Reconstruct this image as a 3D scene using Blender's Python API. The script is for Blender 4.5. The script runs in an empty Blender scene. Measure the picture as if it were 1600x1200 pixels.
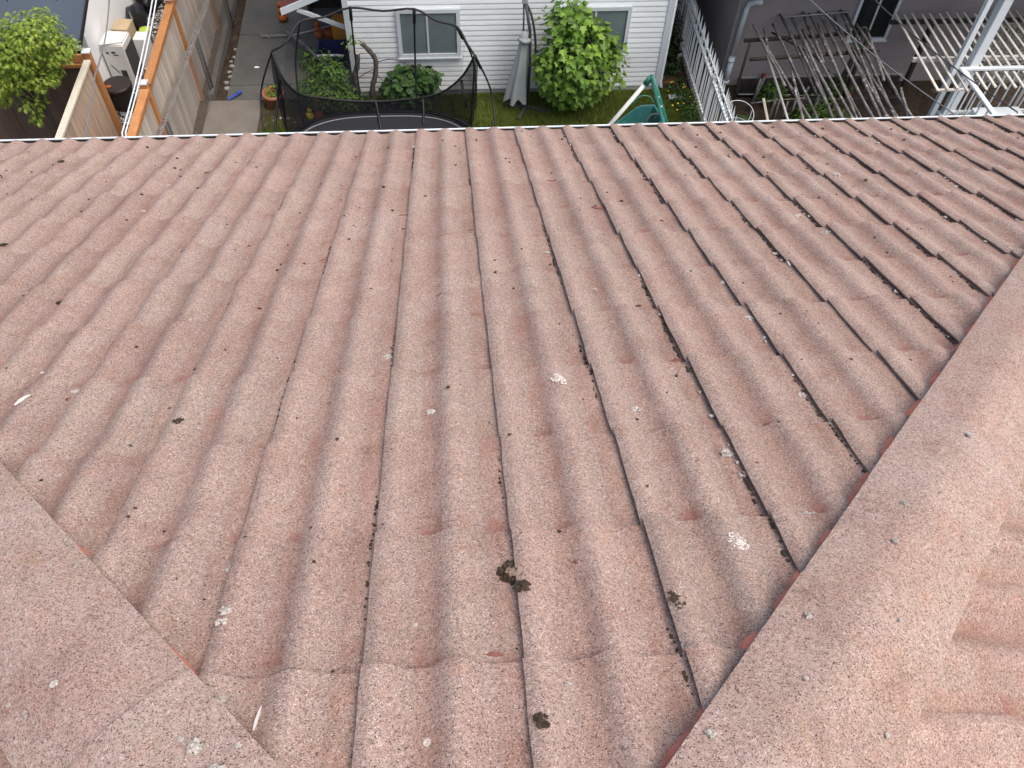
import bpy, bmesh, math, random
import numpy as np
from mathutils import Vector, Matrix, Quaternion
from bpy_extras.object_utils import world_to_camera_view

random.seed(7)
rng = np.random.default_rng(7)
SC = bpy.context.scene
COL = SC.collection
R = math.radians

# ------------------------------------------------------------------ camera
cd = bpy.data.cameras.new('camera')
cd.sensor_fit = 'HORIZONTAL'; cd.sensor_width = 36.0
cd.lens = 29.70
cd.clip_start = 0.05; cd.clip_end = 600.0
CAM = bpy.data.objects.new('camera', cd)
COL.objects.link(CAM)
_rt = Vector((0.99727012, -0.06993901, 0.02368226))
_up = Vector((0.04341775, 0.81483838, 0.57805996))
_fw = Vector((0.05972615, 0.57545369, -0.81565056))
CAM.matrix_world = Matrix(((_rt.x, _up.x, -_fw.x, 0.0), (_rt.y, _up.y, -_fw.y, 0.0),
                           (_rt.z, _up.z, -_fw.z, 9.6), (0, 0, 0, 1)))
SC.camera = CAM
SC.render.resolution_x = 1024; SC.render.resolution_y = 768

# ------------------------------------------------------------------ sky, sun, exposure
SUN_EL, SUN_AZ = R(63), R(124)      # overcast: broad soft sun high on the right
W = bpy.data.worlds.new('World'); SC.world = W; W.use_nodes = True
wn = W.node_tree.nodes; wl = W.node_tree.links
for n_ in list(wn): wn.remove(n_)
sky = wn.new('ShaderNodeTexSky'); sky.sky_type = 'NISHITA'; sky.sun_disc = False
sky.sun_elevation = SUN_EL; sky.sun_rotation = SUN_AZ
sky.air_density = 1.0; sky.dust_density = 6.0; sky.ozone_density = 0.6; sky.altitude = 50
bg = wn.new('ShaderNodeBackground'); bg.inputs['Strength'].default_value = 0.15
wo = wn.new('ShaderNodeOutputWorld')
wl.new(sky.outputs[0], bg.inputs['Color']); wl.new(bg.outputs[0], wo.inputs['Surface'])
sl_ = bpy.data.lights.new('sun', 'SUN'); sl_.energy = 0.95; sl_.angle = R(58); sl_.color = (1.0, 0.96, 0.91)
SUN = bpy.data.objects.new('sun', sl_); COL.objects.link(SUN)
_sd = Vector((math.sin(SUN_AZ) * math.cos(SUN_EL), math.cos(SUN_AZ) * math.cos(SUN_EL), math.sin(SUN_EL)))
SUN.rotation_euler = (-_sd).to_track_quat('-Z', 'Y').to_euler()
SUN.location = (0, -10, 30)
SC.view_settings.view_transform = 'Standard'; SC.view_settings.look = 'None'
SC.view_settings.exposure = 0.74; SC.view_settings.gamma = 1.0
SC.view_settings.use_curve_mapping = False

# ------------------------------------------------------------------ helpers
class MB:
    """collects vertices and faces in world space"""
    def __init__(s): s.v = []; s.f = []
    def add(s, verts, faces):
        o = len(s.v); s.v += [tuple(p) for p in verts]; s.f += [tuple(i + o for i in f) for f in faces]; return s
    def box(s, c, d, ax=None):
        c = Vector(c); h = [x / 2 for x in d]
        A = ax or (Vector((1, 0, 0)), Vector((0, 1, 0)), Vector((0, 0, 1)))
        vs = [c + A[0] * (i * h[0]) + A[1] * (j * h[1]) + A[2] * (k * h[2]) for i in (-1, 1) for j in (-1, 1) for k in (-1, 1)]
        return s.add(vs, [(0, 1, 3, 2), (4, 6, 7, 5), (0, 4, 5, 1), (2, 3, 7, 6), (0, 2, 6, 4), (1, 5, 7, 3)])
    def span(s, a, b):
        a = Vector(a); b = Vector(b); return s.box((a + b) / 2, [abs(x) for x in (b - a)])
    def beam(s, a, b, w, h, up=(0, 0, 1)):
        a = Vector(a); b = Vector(b); d = (b - a); L = d.length; d.normalize(); u = Vector(up)
        x = d.cross(u)
        if x.length < 1e-4: x = d.cross(Vector((0, 1, 0)))
        x.normalize(); z = x.cross(d).normalized()
        return s.box((a + b) / 2, (w, L, h), (x, d, z))
    def tube(s, pts, r, n=8, cap=True):
        P = [Vector(p) for p in pts]; m = len(P)
        rr = r if isinstance(r, (list, tuple)) else [r] * m
        ref = None; vs = []
        for i, p in enumerate(P):
            t = (P[min(i + 1, m - 1)] - P[max(i - 1, 0)]).normalized()
            if ref is None:
                ref = t.orthogonal().normalized()
            ref = (ref - t * ref.dot(t)).normalized(); b = t.cross(ref)
            for k in range(n):
                a = 2 * math.pi * k / n
                vs.append(p + ref * (math.cos(a) * rr[i]) + b * (math.sin(a) * rr[i]))
        fs = [(i * n + k, i * n + (k + 1) % n, (i + 1) * n + (k + 1) % n, (i + 1) * n + k) for i in range(m - 1) for k in range(n)]
        if cap: fs += [tuple(range(n))[::-1], tuple((m - 1) * n + k for k in range(n))]
        return s.add(vs, fs)
    def lathe(s, c, prof, n=20, sq=None):
        c = Vector(c); vs = []; m = len(prof)
        for r, z in prof:
            for k in range(n):
                a = 2 * math.pi * k / n; vs.append(c + Vector((math.cos(a) * r, math.sin(a) * r, z)))
        fs = [(i * n + k, i * n + (k + 1) % n, (i + 1) * n + (k + 1) % n, (i + 1) * n + k) for i in range(m - 1) for k in range(n)]
        if prof[0][0] > 1e-4: fs.append(tuple(range(n))[::-1])
        if prof[-1][0] > 1e-4: fs.append(tuple((m - 1) * n + k for k in range(n)))
        return s.add(vs, fs)
    def quad(s, *p): return s.add(p, [tuple(range(len(p)))])
    def blob(s, c, r, seed=0, sub=2, rough=0.35, flat=1.0, ax=None):
        rd = random.Random(seed); bm = bmesh.new(); bmesh.ops.create_icosphere(bm, subdivisions=sub, radius=1.0)
        A = ax or (Vector((1, 0, 0)), Vector((0, 1, 0)), Vector((0, 0, 1))); c = Vector(c)
        r = r if isinstance(r, (tuple, list)) else (r, r, r)
        vs = []
        ph = [rd.uniform(0, 6) for _ in range(6)]
        for v in bm.verts:
            k = 1 + rough * (0.5 * math.sin(3 * v.co.x + ph[0]) * math.sin(4 * v.co.y + ph[1]) + 0.4 * math.sin(7 * v.co.z + ph[2] + 5 * v.co.x) + rd.uniform(-.5, .5) * .9)
            p = v.co * k; vs.append(c + A[0] * (p.x * r[0]) + A[1] * (p.y * r[1]) + A[2] * (p.z * r[2] * flat))
        bm.verts.index_update(); fs = [tuple(v.index for v in f.verts) for f in bm.faces]; bm.free()
        return s.add(vs, fs)

BASE = {}
def empty(name, loc, label=None, cat=None, group=None, kind=None):
    o = bpy.data.objects.new(name, None); o.empty_display_size = 0.2; COL.objects.link(o); o.location = loc
    BASE[o.name] = Vector(loc); tag(o, label, cat, group, kind); return o
def tag(o, label=None, cat=None, group=None, kind=None):
    if label: o['label'] = label
    if cat: o['category'] = cat
    if group: o['group'] = group
    if kind: o['kind'] = kind
    return o
def to_mesh(name, v, f, mat, smooth=False):
    me = bpy.data.meshes.new(name); me.from_pydata([tuple(p) for p in v], [], f); me.update()
    if mat is not None: me.materials.append(mat)
    if smooth: me.polygons.foreach_set('use_smooth', [True] * len(me.polygons))
    return me
def link(name, me, parent=None, loc=(0, 0, 0)):
    o = bpy.data.objects.new(name, me); COL.objects.link(o); o.location = loc
    if parent is not None: o.parent = parent
    return o
def base_of(p):
    b = Vector((0, 0, 0))
    while p is not None: b += p.location; p = p.parent
    return b
def obj(name, mb, mat, parent=None, smooth=False, origin=None):
    """link the collected world-space geometry as one mesh object, its origin at its middle (or where asked)"""
    v = np.array(mb.v, float)
    if origin is None:
        lo, hi = v.min(0), v.max(0); origin = Vector((*( (lo[:2] + hi[:2]) / 2), lo[2]))
    origin = Vector(origin)
    me = to_mesh(name, v - np.array(origin), mb.f, mat, smooth)
    return link(name, me, parent, origin - base_of(parent))
def bevel(o, w=0.004, seg=1):
    m = o.modifiers.new('bevel', 'BEVEL'); m.width = w; m.segments = seg; m.limit_method = 'ANGLE'; return o

# ------------------------------------------------------------------ materials
class NT:
    def __init__(s, name):
        s.m = bpy.data.materials.new(name); s.m.use_nodes = True; s.n = s.m.node_tree.nodes; s.l = s.m.node_tree.links
        for x in list(s.n): s.n.remove(x)
        s.out = s.n.new('ShaderNodeOutputMaterial'); s.p = s.n.new('ShaderNodeBsdfPrincipled')
        s.l.new(s.p.outputs[0], s.out.inputs['Surface'])
    def put(s, sock, v):
        if v is None: return
        if hasattr(v, 'links') and hasattr(v, 'is_output') : s.l.new(v, sock)
        else:
            if isinstance(v, (tuple, list)) and len(v) == 3 and sock.type == 'RGBA': v = (*v, 1)
            sock.default_value = v
    def node(s, t, **k):
        x = s.n.new(t)
        for a, b in k.items():
            if not a.startswith('i_'): setattr(x, a, b)
        return x
    def coord(s, which='Object'): return s.node('ShaderNodeTexCoord').outputs[which]
    def rnd(s): return s.node('ShaderNodeObjectInfo').outputs['Random']
    def island(s): return s.node('ShaderNodeNewGeometry').outputs['Random Per Island']
    def vmath(s, op, a, b=None):
        x = s.node('ShaderNodeVectorMath', operation=op); s.put(x.inputs[0], a)
        if b is not None: s.put(x.inputs[1], b)
        return x.outputs[0]
    def math(s, op, a, b=None, c=None, clamp=False):
        x = s.node('ShaderNodeMath', operation=op, use_clamp=clamp); s.put(x.inputs[0], a)
        if b is not None: s.put(x.inputs[1], b)
        if c is not None: s.put(x.inputs[2], c)
        return x.outputs[0]
    def comb(s, x, y, z):
        c = s.node('ShaderNodeCombineXYZ'); s.put(c.inputs[0], x); s.put(c.inputs[1], y); s.put(c.inputs[2], z); return c.outputs[0]
    def sep(s, v):
        c = s.node('ShaderNodeSeparateXYZ'); s.put(c.inputs[0], v); return c.outputs
    def noise(s, vec, scale, detail=3, rough=.55, out='Fac'):
        x = s.node('ShaderNodeTexNoise'); s.put(x.inputs['Vector'], vec); x.inputs['Scale'].default_value = scale
        x.inputs['Detail'].default_value = detail; x.inputs['Roughness'].default_value = rough; return x.outputs[out]
    def voro(s, vec, scale, out='Color', feat='F1', rand=1.0):
        x = s.node('ShaderNodeTexVoronoi', feature=feat); s.put(x.inputs['Vector'], vec); x.inputs['Scale'].default_value = scale
        x.inputs['Randomness'].default_value = rand; return x.outputs[out]
    def ramp(s, fac, stops, interp='LINEAR'):
        x = s.node('ShaderNodeValToRGB'); s.put(x.inputs[0], fac); cr = x.color_ramp; cr.interpolation = interp
        while len(cr.elements) < len(stops): cr.elements.new(0.5)
        for e, (p, c) in zip(cr.elements, stops):
            e.position = p; e.color = (*c, 1) if not isinstance(c, (int, float)) else (c, c, c, 1)
        return x.outputs[0]
    def mrange(s, v, a, b, c=0., d=1., smooth=True):
        x = s.node('ShaderNodeMapRange', interpolation_type='SMOOTHSTEP' if smooth else 'LINEAR'); s.put(x.inputs[0], v)
        x.inputs[1].default_value = a; x.inputs[2].default_value = b; x.inputs[3].default_value = c; x.inputs[4].default_value = d
        return x.outputs[0]
    def mix(s, fac, a, b, mode='MIX'):
        x = s.node('ShaderNodeMix', data_type='RGBA', blend_type=mode); s.put(x.inputs[0], fac); s.put(x.inputs[6], a); s.put(x.inputs[7], b)
        return x.outputs[2]
    def bump(s, h, strength=.4, dist=.002):
        x = s.node('ShaderNodeBump'); x.inputs['Strength'].default_value = strength; x.inputs['Distance'].default_value = dist
        s.put(x.inputs['Height'], h); s.l.new(x.outputs[0], s.p.inputs['Normal'])
    def done(s, col, rough=.8, spec=.3, metal=0.):
        s.put(s.p.inputs['Base Color'], col); s.put(s.p.inputs['Roughness'], rough); s.put(s.p.inputs['Specular IOR Level'], spec)
        s.put(s.p.inputs['Metallic'], metal); return s.m

def plain(name, c, rough=.6, spec=.3, var=.12, scale=6., bump=.15, bscale=60., metal=0., dirt=None, dirt_amt=.4, dirt_scale=3.):
    t = NT(name); r31 = t.math('MULTIPLY', t.rnd(), 31.); v = t.vmath('ADD', t.coord(), t.comb(r31, r31, r31))
    n = t.noise(v, scale, 5)
    col = t.ramp(n, [(.25, tuple(x * (1 - var) for x in c)), (.75, tuple(min(1, x * (1 + var)) for x in c))])
    rv = t.math('MULTIPLY_ADD', t.rnd(), .1, .95)
    col = t.mix(1., col, t.comb(rv, rv, rv), 'MULTIPLY')
    if dirt:
        f = t.mrange(t.noise(v, dirt_scale, 6, .7), .5, .75, 0, dirt_amt); col = t.mix(f, col, dirt)
    if bump: t.bump(t.noise(v, bscale, 4), bump, .004)
    return t.done(col, rough, spec, metal)

def wood(name, c1, c2, grain=(60., 60., 3.), rough=.85, var=.35, streak=None):
    t = NT(name); r = t.rnd()
    off = t.vmath('ADD', t.coord(), t.comb(t.math('MULTIPLY', r, 17.3), t.math('MULTIPLY', r, 9.1), t.math('MULTIPLY', r, 23.7)))
    g = t.noise(t.vmath('MULTIPLY', off, grain), 1., 6, .65)
    big = t.noise(t.vmath('MULTIPLY', off, (3., 3., .9)), 1.5, 4)
    col = t.ramp(t.math('ADD', t.math('MULTIPLY', g, .6), t.math('MULTIPLY', big, .4)), [(.32, c1), (.68, c2)])
    k = t.math('MULTIPLY_ADD', r, var, 1 - var / 2); col = t.mix(1., col, t.comb(k, k, k), 'MULTIPLY')
    if streak:
        f = t.mrange(t.noise(t.vmath('MULTIPLY', off, (14., 14., .8)), 1.3, 5), .55, .72, 0, .65); col = t.mix(f, col, streak)
    t.bump(g, .35, .003)
    return t.done(col, rough, .2)

def foliage(name, dark, light, transl=.25, rough=.55):
    t = NT(name); i = t.island()
    n = t.noise(t.coord('Object'), 4., 3)
    f = t.math('ADD', t.math('MULTIPLY', i, .65), t.math('MULTIPLY', n, .4))
    col = t.ramp(f, [(.15, dark), (.55, tuple((a + b) / 2 for a, b in zip(dark, light))), (.95, light)])
    t.done(col, rough, .35)
    tr = t.node('ShaderNodeBsdfTranslucent'); t.l.new(col, tr.inputs['Color'])
    mx = t.node('ShaderNodeMixShader'); mx.inputs[0].default_value = transl
    t.l.new(t.p.outputs[0], mx.inputs[1]); t.l.new(tr.outputs[0], mx.inputs[2]); t.l.new(mx.outputs[0], t.out.inputs['Surface'])
    return t.m
def leaf_rand(name, dark, light, transl=.25):      # for leaves that are objects of their own
    t = NT(name); i = t.rnd(); col = t.ramp(i, [(.05, dark), (.95, light)]); t.done(col, .5, .4)
    tr = t.node('ShaderNodeBsdfTranslucent'); t.l.new(col, tr.inputs['Color'])
    mx = t.node('ShaderNodeMixShader'); mx.inputs[0].default_value = transl
    t.l.new(t.p.outputs[0], mx.inputs[1]); t.l.new(tr.outputs[0], mx.inputs[2]); t.l.new(mx.outputs[0], t.out.inputs['Surface'])
    return t.m

TW, TE, TL = 0.310, 0.3945, 0.435          # roof tile: cover width, exposure, length
def granule(name, wear=True, k=1.0):
    """stone-granule roof coating: speckle of dark, pink and pale chips; bare reddish patches in the pans"""
    t = NT(name); P = t.coord(); r = t.rnd()
    off = t.vmath('ADD', P, t.comb(t.math('MULTIPLY', r, 13.7), t.math('MULTIPLY', r, 41.3), t.math('MULTIPLY', r, 7.9)))
    c1 = t.sep(t.voro(off, 500.))
    c2 = t.sep(t.voro(off, 170.))
    a, b = (.292 * k, .211 * k, .176 * k), (.386 * k, .296 * k, .250 * k)
    spk = t.ramp(c1[0], [(0., (.070, .052, .047)), (.07, (.115, .08, .07)), (.18, a), (.52, tuple((x + y) / 2 for x, y in zip(a, b))), (.90, b), (.96, (.46, .37, .335)), (1., (.62, .54, .50))])
    k2 = t.math('MULTIPLY_ADD', c2[1], .26, .87)
    col = t.mix(1., spk, t.comb(k2, k2, k2), 'MULTIPLY')
    big = t.noise(off, 5.5, 5, .6); blot = t.noise(off, 17., 4, .6)
    col = t.mix(t.mrange(big, .40, .68, 0, .6), col, t.mix(1., col, (.86, .78, .76), 'MULTIPLY'))
    col = t.mix(t.mrange(blot, .52, .70, 0, .5), col, t.mix(1., col, (1.06, .90, .83), 'MULTIPLY'))
    rr = t.math('MULTIPLY_ADD', r, .11, .945); rb = t.math('MULTIPLY_ADD', t.math('FRACT', t.math('MULTIPLY', r, 7.31)), .05, .975)
    col = t.mix(1., col, t.comb(rr, t.math('MULTIPLY', rr, rb), t.math('MULTIPLY', rr, rb)), 'MULTIPLY')
    lich = t.math('MULTIPLY', t.mrange(t.noise(off, 7.5, 7, .75), .60, .70, 0, .45), t.mrange(c2[2], .2, .6)); col = t.mix(lich, col, (.44, .385, .36))
    soot = t.mrange(t.noise(t.vmath('MULTIPLY', off, (5., 1.6, 5.)), 2.2, 6, .7), .52, .74, 0, .5); col = t.mix(soot, col, t.mix(1., col, (.66, .60, .57), 'MULTIPLY'))
    if wear:
        x, y, z = t.sep(P)
        mv = t.mrange(t.noise(t.vmath('ADD', off, (5.3, 2.1, 8.8)), 3.0, 5, .65), .48, .68, 0, .25)
        col = t.mix(mv, col, t.mix(1., col, (.93, .87, .96), 'MULTIPLY'))
        # pans: x about .115 and .270
        pan = t.mrange(t.math('COSINE', t.math('MULTIPLY', t.math('SUBTRACT', x, .112), 2 * math.pi / (TW / 2))), .1, .95)
        crest = t.mrange(t.math('COSINE', t.math('MULTIPLY', t.math('SUBTRACT', x, .014), 2 * math.pi / (TW / 2))), .0, .9)
        wk = t.math('MULTIPLY', crest, t.mrange(t.noise(off, 8., 4), .30, .62, .25, .95))
        col = t.mix(wk, col, t.mix(1., col, (1.11, 1.105, 1.10), 'MULTIPLY'))           # bleached by the weather on the rolls
        col = t.mix(t.math('MULTIPLY', pan, .8), col, t.mix(1., col, (1.0, .915, .87), 'MULTIPLY'))   # worn redder in the pans
        head = t.math('MULTIPLY', t.mrange(y, .03, .055), t.mrange(y, .07, .15, 1., 0.))
        w1 = t.math('MULTIPLY', t.math('MULTIPLY', pan, head), t.mrange(t.noise(off, 9., 3), .44, .60, 0., .9))
        w2 = t.math('MULTIPLY', pan, t.mrange(t.noise(off, 6., 4), .48, .75, 0., .55))
        red = t.mix(c2[0], (.215, .085, .066), (.30, .135, .11))
        col = t.mix(t.math('MAXIMUM', w1, w2), col, t.mix(.28, red, col))
        gr = t.math('MULTIPLY', pan, t.mrange(t.noise(t.vmath('MULTIPLY', off, (22., 4., 4.)), 1., 5, .7), .55, .72, 0., .6))
        col = t.mix(gr, col, t.mix(1., col, (.68, .60, .54), 'MULTIPLY'))
        tail = t.math('MULTIPLY', t.mrange(y, .36, .43), t.mrange(t.noise(off, 14., 4), .35, .65, .0, .18))
        col = t.mix(tail, col, t.mix(1., col, (.82, .74, .72), 'MULTIPLY'))
    else:
        w = t.mrange(t.noise(off, 3.2, 5, .65), .48, .70, 0, .25)
        col = t.mix(w, col, t.mix(1., col, (1.04, .86, .74), 'MULTIPLY'))
        off2 = t.vmath('ADD', off, (5.3, 2.1, 8.8))
        mv = t.mrange(t.noise(off2, 3.6, 5, .65), .48, .70, 0, .32)
        col = t.mix(mv, col, t.mix(1., col, (.93, .89, .98), 'MULTIPLY'))
        st = t.mrange(t.noise(off2, 11., 5, .7), .58, .70, 0, .55)
        col = t.mix(st, col, t.mix(1., col, (.74, .66, .60), 'MULTIPLY'))
        yl = t.mrange(t.noise(t.vmath('ADD', off, (1.7, 9.2, 3.3)), 13., 2), .70, .76, 0, .35)
        col = t.mix(yl, col, (.30, .22, .12))
    h = t.math('ADD', t.math('MULTIPLY', t.voro(off, 500., 'Distance'), -1.), t.math('MULTIPLY', t.noise(off, 45., 3), .8))
    t.bump(h, .5, .0024)
    return t.done(col, .93, .18)

M = {}
M['tile'] = granule('tile_granules')
M['cap'] = granule('cap_granules', wear=False, k=1.10)
M['tile_far'] = granule('tile_granules_far', wear=False)
M['red'] = plain('red_mortar', (.56, .195, .135), .8, .2, .25, 25, .4, 90, dirt=(.30, .17, .15), dirt_scale=18)
M['spot'] = plain('bare_spot_red', (.225, .098, .076), .9, .15, .35, 60, .5, 150, dirt=(.22, .14, .115), dirt_amt=.9, dirt_scale=45)
M['lichen'] = plain('lichen', (.43, .395, .36), .95, .1, .45, 60, .8, 160, dirt=(.20, .17, .15), dirt_amt=.7, dirt_scale=40)
M['moss'] = plain('moss', (.058, .043, .032), .98, .1, .5, 60, .8, 160, dirt=(.12, .09, .06), dirt_scale=40)
M['redbit'] = plain('red_pebble', (.20, .065, .05), .9, .2, .3, 60, .6, 120)
M['white_spot'] = plain('white_dropping', (.74, .69, .65), .9, .2, .15, 60, .6, 160)
M['white_alu'] = plain('white_aluminium', (.60, .655, .68), .35, .5, .04, 3, 0)
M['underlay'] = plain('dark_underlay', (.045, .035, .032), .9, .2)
M['siding'] = plain('white_vinyl', (.70, .74, .755), .5, .35, .05, 2.5, .05, 30, dirt=(.45, .48, .47), dirt_amt=.25, dirt_scale=1.2)
M['trim'] = plain('white_trim', (.50, .55, .58), .5, .35, .05, 3, .05)
M['house_wall'] = plain('house_wall', (.62, .64, .65), .7, .3)
M['iron'] = plain('white_iron', (.60, .64, .66), .45, .4, .06, 10, .1, dirt=(.5, .48, .45), dirt_scale=8, dirt_amt=.4)
def glass():
    t = NT('window_glass'); n = t.noise(t.coord(), 1.2, 3)
    col = t.ramp(n, [(.3, (.10, .135, .15)), (.7, (.17, .205, .215))]); return t.done(col, .08, .6)
M['glass'] = glass()
M['glass_dark'] = plain('dark_glass', (.02, .025, .022), .06, .6, .2, 2, 0)
M['stucco'] = plain('grey_stucco', (.290, .262, .264), .95, .15, .10, 1.6, .7, 180, dirt=(.215, .192, .19), dirt_amt=.5, dirt_scale=1.4)
M['conc_trim'] = plain('grey_paint', (.33, .35, .36), .8, .2, .2, 6, .3, dirt=(.16, .15, .14), dirt_scale=6)
def pebble():
    t = NT('pebble_dash'); P = t.coord(); c = t.sep(t.voro(P, 30.)); col = t.ramp(c[0], [(0, (.10, .10, .085)), (.35, (.24, .24, .20)), (.8, (.36, .36, .31)), (1, (.62, .61, .55))])
    t.bump(t.math('MULTIPLY', t.voro(P, 30., 'Distance'), -1.), .9, .02); return t.done(col, .9, .2)
M['pebble'] = pebble()
def concrete(name, c, crack=True):
    t = NT(name); P = t.coord('Object'); n = t.noise(P, 1.6, 7, .65); f = t.noise(P, 35., 5, .7)
    col = t.ramp(n, [(.28, tuple(x * .72 for x in c)), (.55, c), (.8, tuple(x * 1.2 for x in c))])
    k = t.math('MULTIPLY_ADD', f, .5, .75); col = t.mix(1., col, t.comb(k, k, k), 'MULTIPLY')
    st = t.mrange(t.noise(P, .9, 6, .7), .52, .7, 0, .5); col = t.mix(st, col, (.10, .09, .075))
    t.bump(f, .4, .004); return t.done(col, .92, .2)
M['path'] = concrete('path_concrete', (.105, .105, .098))
M['patio'] = concrete('patio_concrete', (.175, .158, .14))
M['curb'] = concrete('curb_concrete', (.12, .115, .105))
def soil(name, c):
    t = NT(name); P = t.coord('Object'); n = t.noise(P, 9., 8, .75); col = t.ramp(n, [(.3, tuple(x * .5 for x in c)), (.6, c), (.75, tuple(x * 1.9 for x in c))])
    t.bump(n, .9, .03); return t.done(col, .98, .1)
M['soil'] = soil('soil', (.060, .045, .034))
M['earth'] = soil('earth', (.11, .082, .060))
def lawn():
    t = NT('lawn'); P = t.coord('Object'); n = t.noise(P, 1.3, 6, .65); f = t.noise(P, 40., 4, .7)
    col = t.ramp(t.math('ADD', t.math('MULTIPLY', n, .6), t.math('MULTIPLY', f, .4)), [(.32, (.035, .058, .012)), (.55, (.085, .115, .022)), (.72, (.15, .14, .045))])
    t.bump(f, .9, .03); return t.done(col, .95, .1)
M['lawn'] = lawn()
M['grass'] = foliage('grass_blades', (.07, .11, .016), (.20, .25, .042), .25, .7)
M['grass_dry'] = foliage('grass_dry', (.06, .075, .016), (.18, .18, .06), .25, .7)
M['leaf_maple'] = foliage('maple_leaves', (.045, .115, .014), (.21, .35, .05), .28)
M['leaf_maple1'] = leaf_rand('maple_leaf', (.06, .145, .018), (.24, .40, .055), .28)
M['leaf_lace'] = foliage('lace_leaves', (.10, .18, .02), (.34, .44, .06), .3)
M['leaf_bush'] = foliage('bush_leaves', (.022, .058, .010), (.10, .20, .025), .2)
M['leaf_fig'] = foliage('fig_leaves', (.018, .05, .010), (.055, .13, .022), .2)
M['leaf_dark'] = foliage('dark_leaves', (.010, .026, .008), (.035, .075, .018), .15)
M['leaf_mid'] = foliage('mid_leaves', (.02, .055, .012), (.08, .17, .03), .2)
M['leaf_emerald'] = foliage('emerald_leaves', (.004, .10, .035), (.02, .30, .10), .15)
M['yellow'] = plain('yellow_petals', (.75, .55, .05), .7, .2)
M['bark'] = wood('bark', (.045, .038, .032), (.13, .115, .10), (40, 40, 12))
M['cutwood'] = plain('cut_wood', (.50, .40, .30), .8, .2, .2, 30)
M['cedar'] = wood('orange_cedar', (.32, .135, .048), (.47, .225, .09), (30, 6, 40), var=.2)
M['board_grey'] = wood('grey_boards', (.34, .295, .255), (.54, .475, .41), (70, 70, 4), var=.4, streak=(.56, .53, .49))
M['board_brown'] = wood('brown_boards', (.075, .050, .038), (.145, .10, .078), (70, 70, 3), var=.22, streak=(.17, .13, .105))
M['board_tan'] = wood('tan_boards', (.30, .215, .16), (.47, .36, .27), (70, 70, 3), var=.4, streak=(.46, .40, .34))
M['pale_wood'] = wood('pale_wood', (.42, .38, .30), (.60, .56, .46), (60, 4, 60), var=.1)
M['bamboo'] = wood('old_pole', (.045, .041, .039), (.20, .19, .185), (14, 5, 14), var=.5, streak=(.52, .50, .47))
M['slat_white'] = wood('worn_white_slat', (.42, .40, .36), (.60, .58, .53), (10, 5, 40), var=.2)
M['dark_wood'] = wood('dark_wood', (.022, .018, .016), (.06, .052, .046), (30, 30, 8), var=.3)
M['cap_metal'] = plain('grey_cap', (.50, .52, .54), .5, .4, .08, 8)
M['galv'] = plain('galvanised', (.36, .36, .35), .5, .5, .15, 20, .1, metal=.3)
M['rust'] = plain('rusty_rail', (.42, .28, .25), .8, .3, .35, 30, .4, dirt=(.60, .56, .53), dirt_scale=25, dirt_amt=.7)
M['black'] = plain('black_plastic', (.012, .012, .014), .55, .35, .2, 10, 0)
M['mat'] = plain('trampoline_mat', (.018, .019, .023), .8, .25, .1, 10, .1)
M['grey_line'] = plain('grey_webbing', (.17, .175, .18), .7, .2)
def net(name, alpha, c=(.012, .012, .016)):
    t = NT(name); t.done(c, .8, .1); tr = t.node('ShaderNodeBsdfTransparent'); mx = t.node('ShaderNodeMixShader')
    f = t.math('ADD', t.math('MULTIPLY', t.noise(t.coord(), 4., 3), .2), alpha - .1, clamp=True)
    t.l.new(f, mx.inputs[0]); t.l.new(tr.outputs[0], mx.inputs[1]); t.l.new(t.p.outputs[0], mx.inputs[2]); t.l.new(mx.outputs[0], t.out.inputs['Surface']); return t.m
M['net_sheer'] = net('sheer_net', .16); M['net_dense'] = net('dense_net', .80, (.006, .006, .009))
M['canvas'] = plain('grey_canvas', (.31, .345, .345), .9, .1, .08, 5, .15, 200, dirt=(.28, .30, .29), dirt_scale=3)
M['dark_metal'] = plain('dark_metal', (.055, .06, .065), .5, .4, .15, 10, 0)
M['teal'] = plain('teal_plastic', (.03, .13, .128), .4, .45, .1, 5, 0, dirt=(.05, .14, .12), dirt_scale=5)
M['green_tube'] = plain('green_tube', (.03, .17, .135), .4, .45, .1, 6, 0)
M['white_tube'] = plain('white_tube', (.78, .80, .78), .4, .45, .06, 6, 0, dirt=(.5, .5, .45), dirt_scale=9, dirt_amt=.3)
M['blue_plastic'] = plain('blue_plastic', (.02, .06, .32), .45, .4, .15, 5, 0)
M['navy'] = plain('navy_bin', (.012, .017, .085), .5, .4, .2, 5, 0)
M['orange'] = plain('orange_plastic', (.38, .105, .02), .6, .3, .15, 6, 0)
M['amber'] = plain('amber_box', (.58, .27, .035), .6, .3, .15, 6, 0)
M['terracotta'] = plain('terracotta', (.36, .15, .085), .85, .2, .15, 10, .2)
M['shed_roof'] = plain('blue_grey_roof', (.050, .067, .092), .6, .35, .06, 1.5, .05, dirt=(.062, .08, .105), dirt_scale=1.5)
M['garage'] = plain('white_stucco', (.86, .89, .90), .9, .2, .03, 2, .3, 150)
M['brown_plastic'] = plain('brown_plastic', (.030, .022, .019), .5, .4, .1, 5, 0)
M['card_white'] = plain('white_card', (.72, .72, .71), .7, .3, .06, 4, .2, 15, dirt=(.5, .46, .40), dirt_scale=5, dirt_amt=.35)
M['card_print'] = plain('black_print', (.06, .06, .065), .7, .3)
M['card_brown'] = plain('brown_card', (.42, .33, .21), .85, .2, .15, 8, .2)
M['lime'] = plain('lime_lid', (.36, .48, .05), .5, .4)
M['blackbag'] = plain('black_bag', (.014, .014, .016), .35, .5, .2, 8, .6, 25)
M['cable_white'] = plain('pale_cable', (.62, .66, .67), .5, .3)
M['cable_grey'] = plain('grey_cable', (.16, .165, .17), .6, .3)
M['cable_dark'] = plain('dark_cable', (.05, .05, .052), .6, .3)
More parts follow.
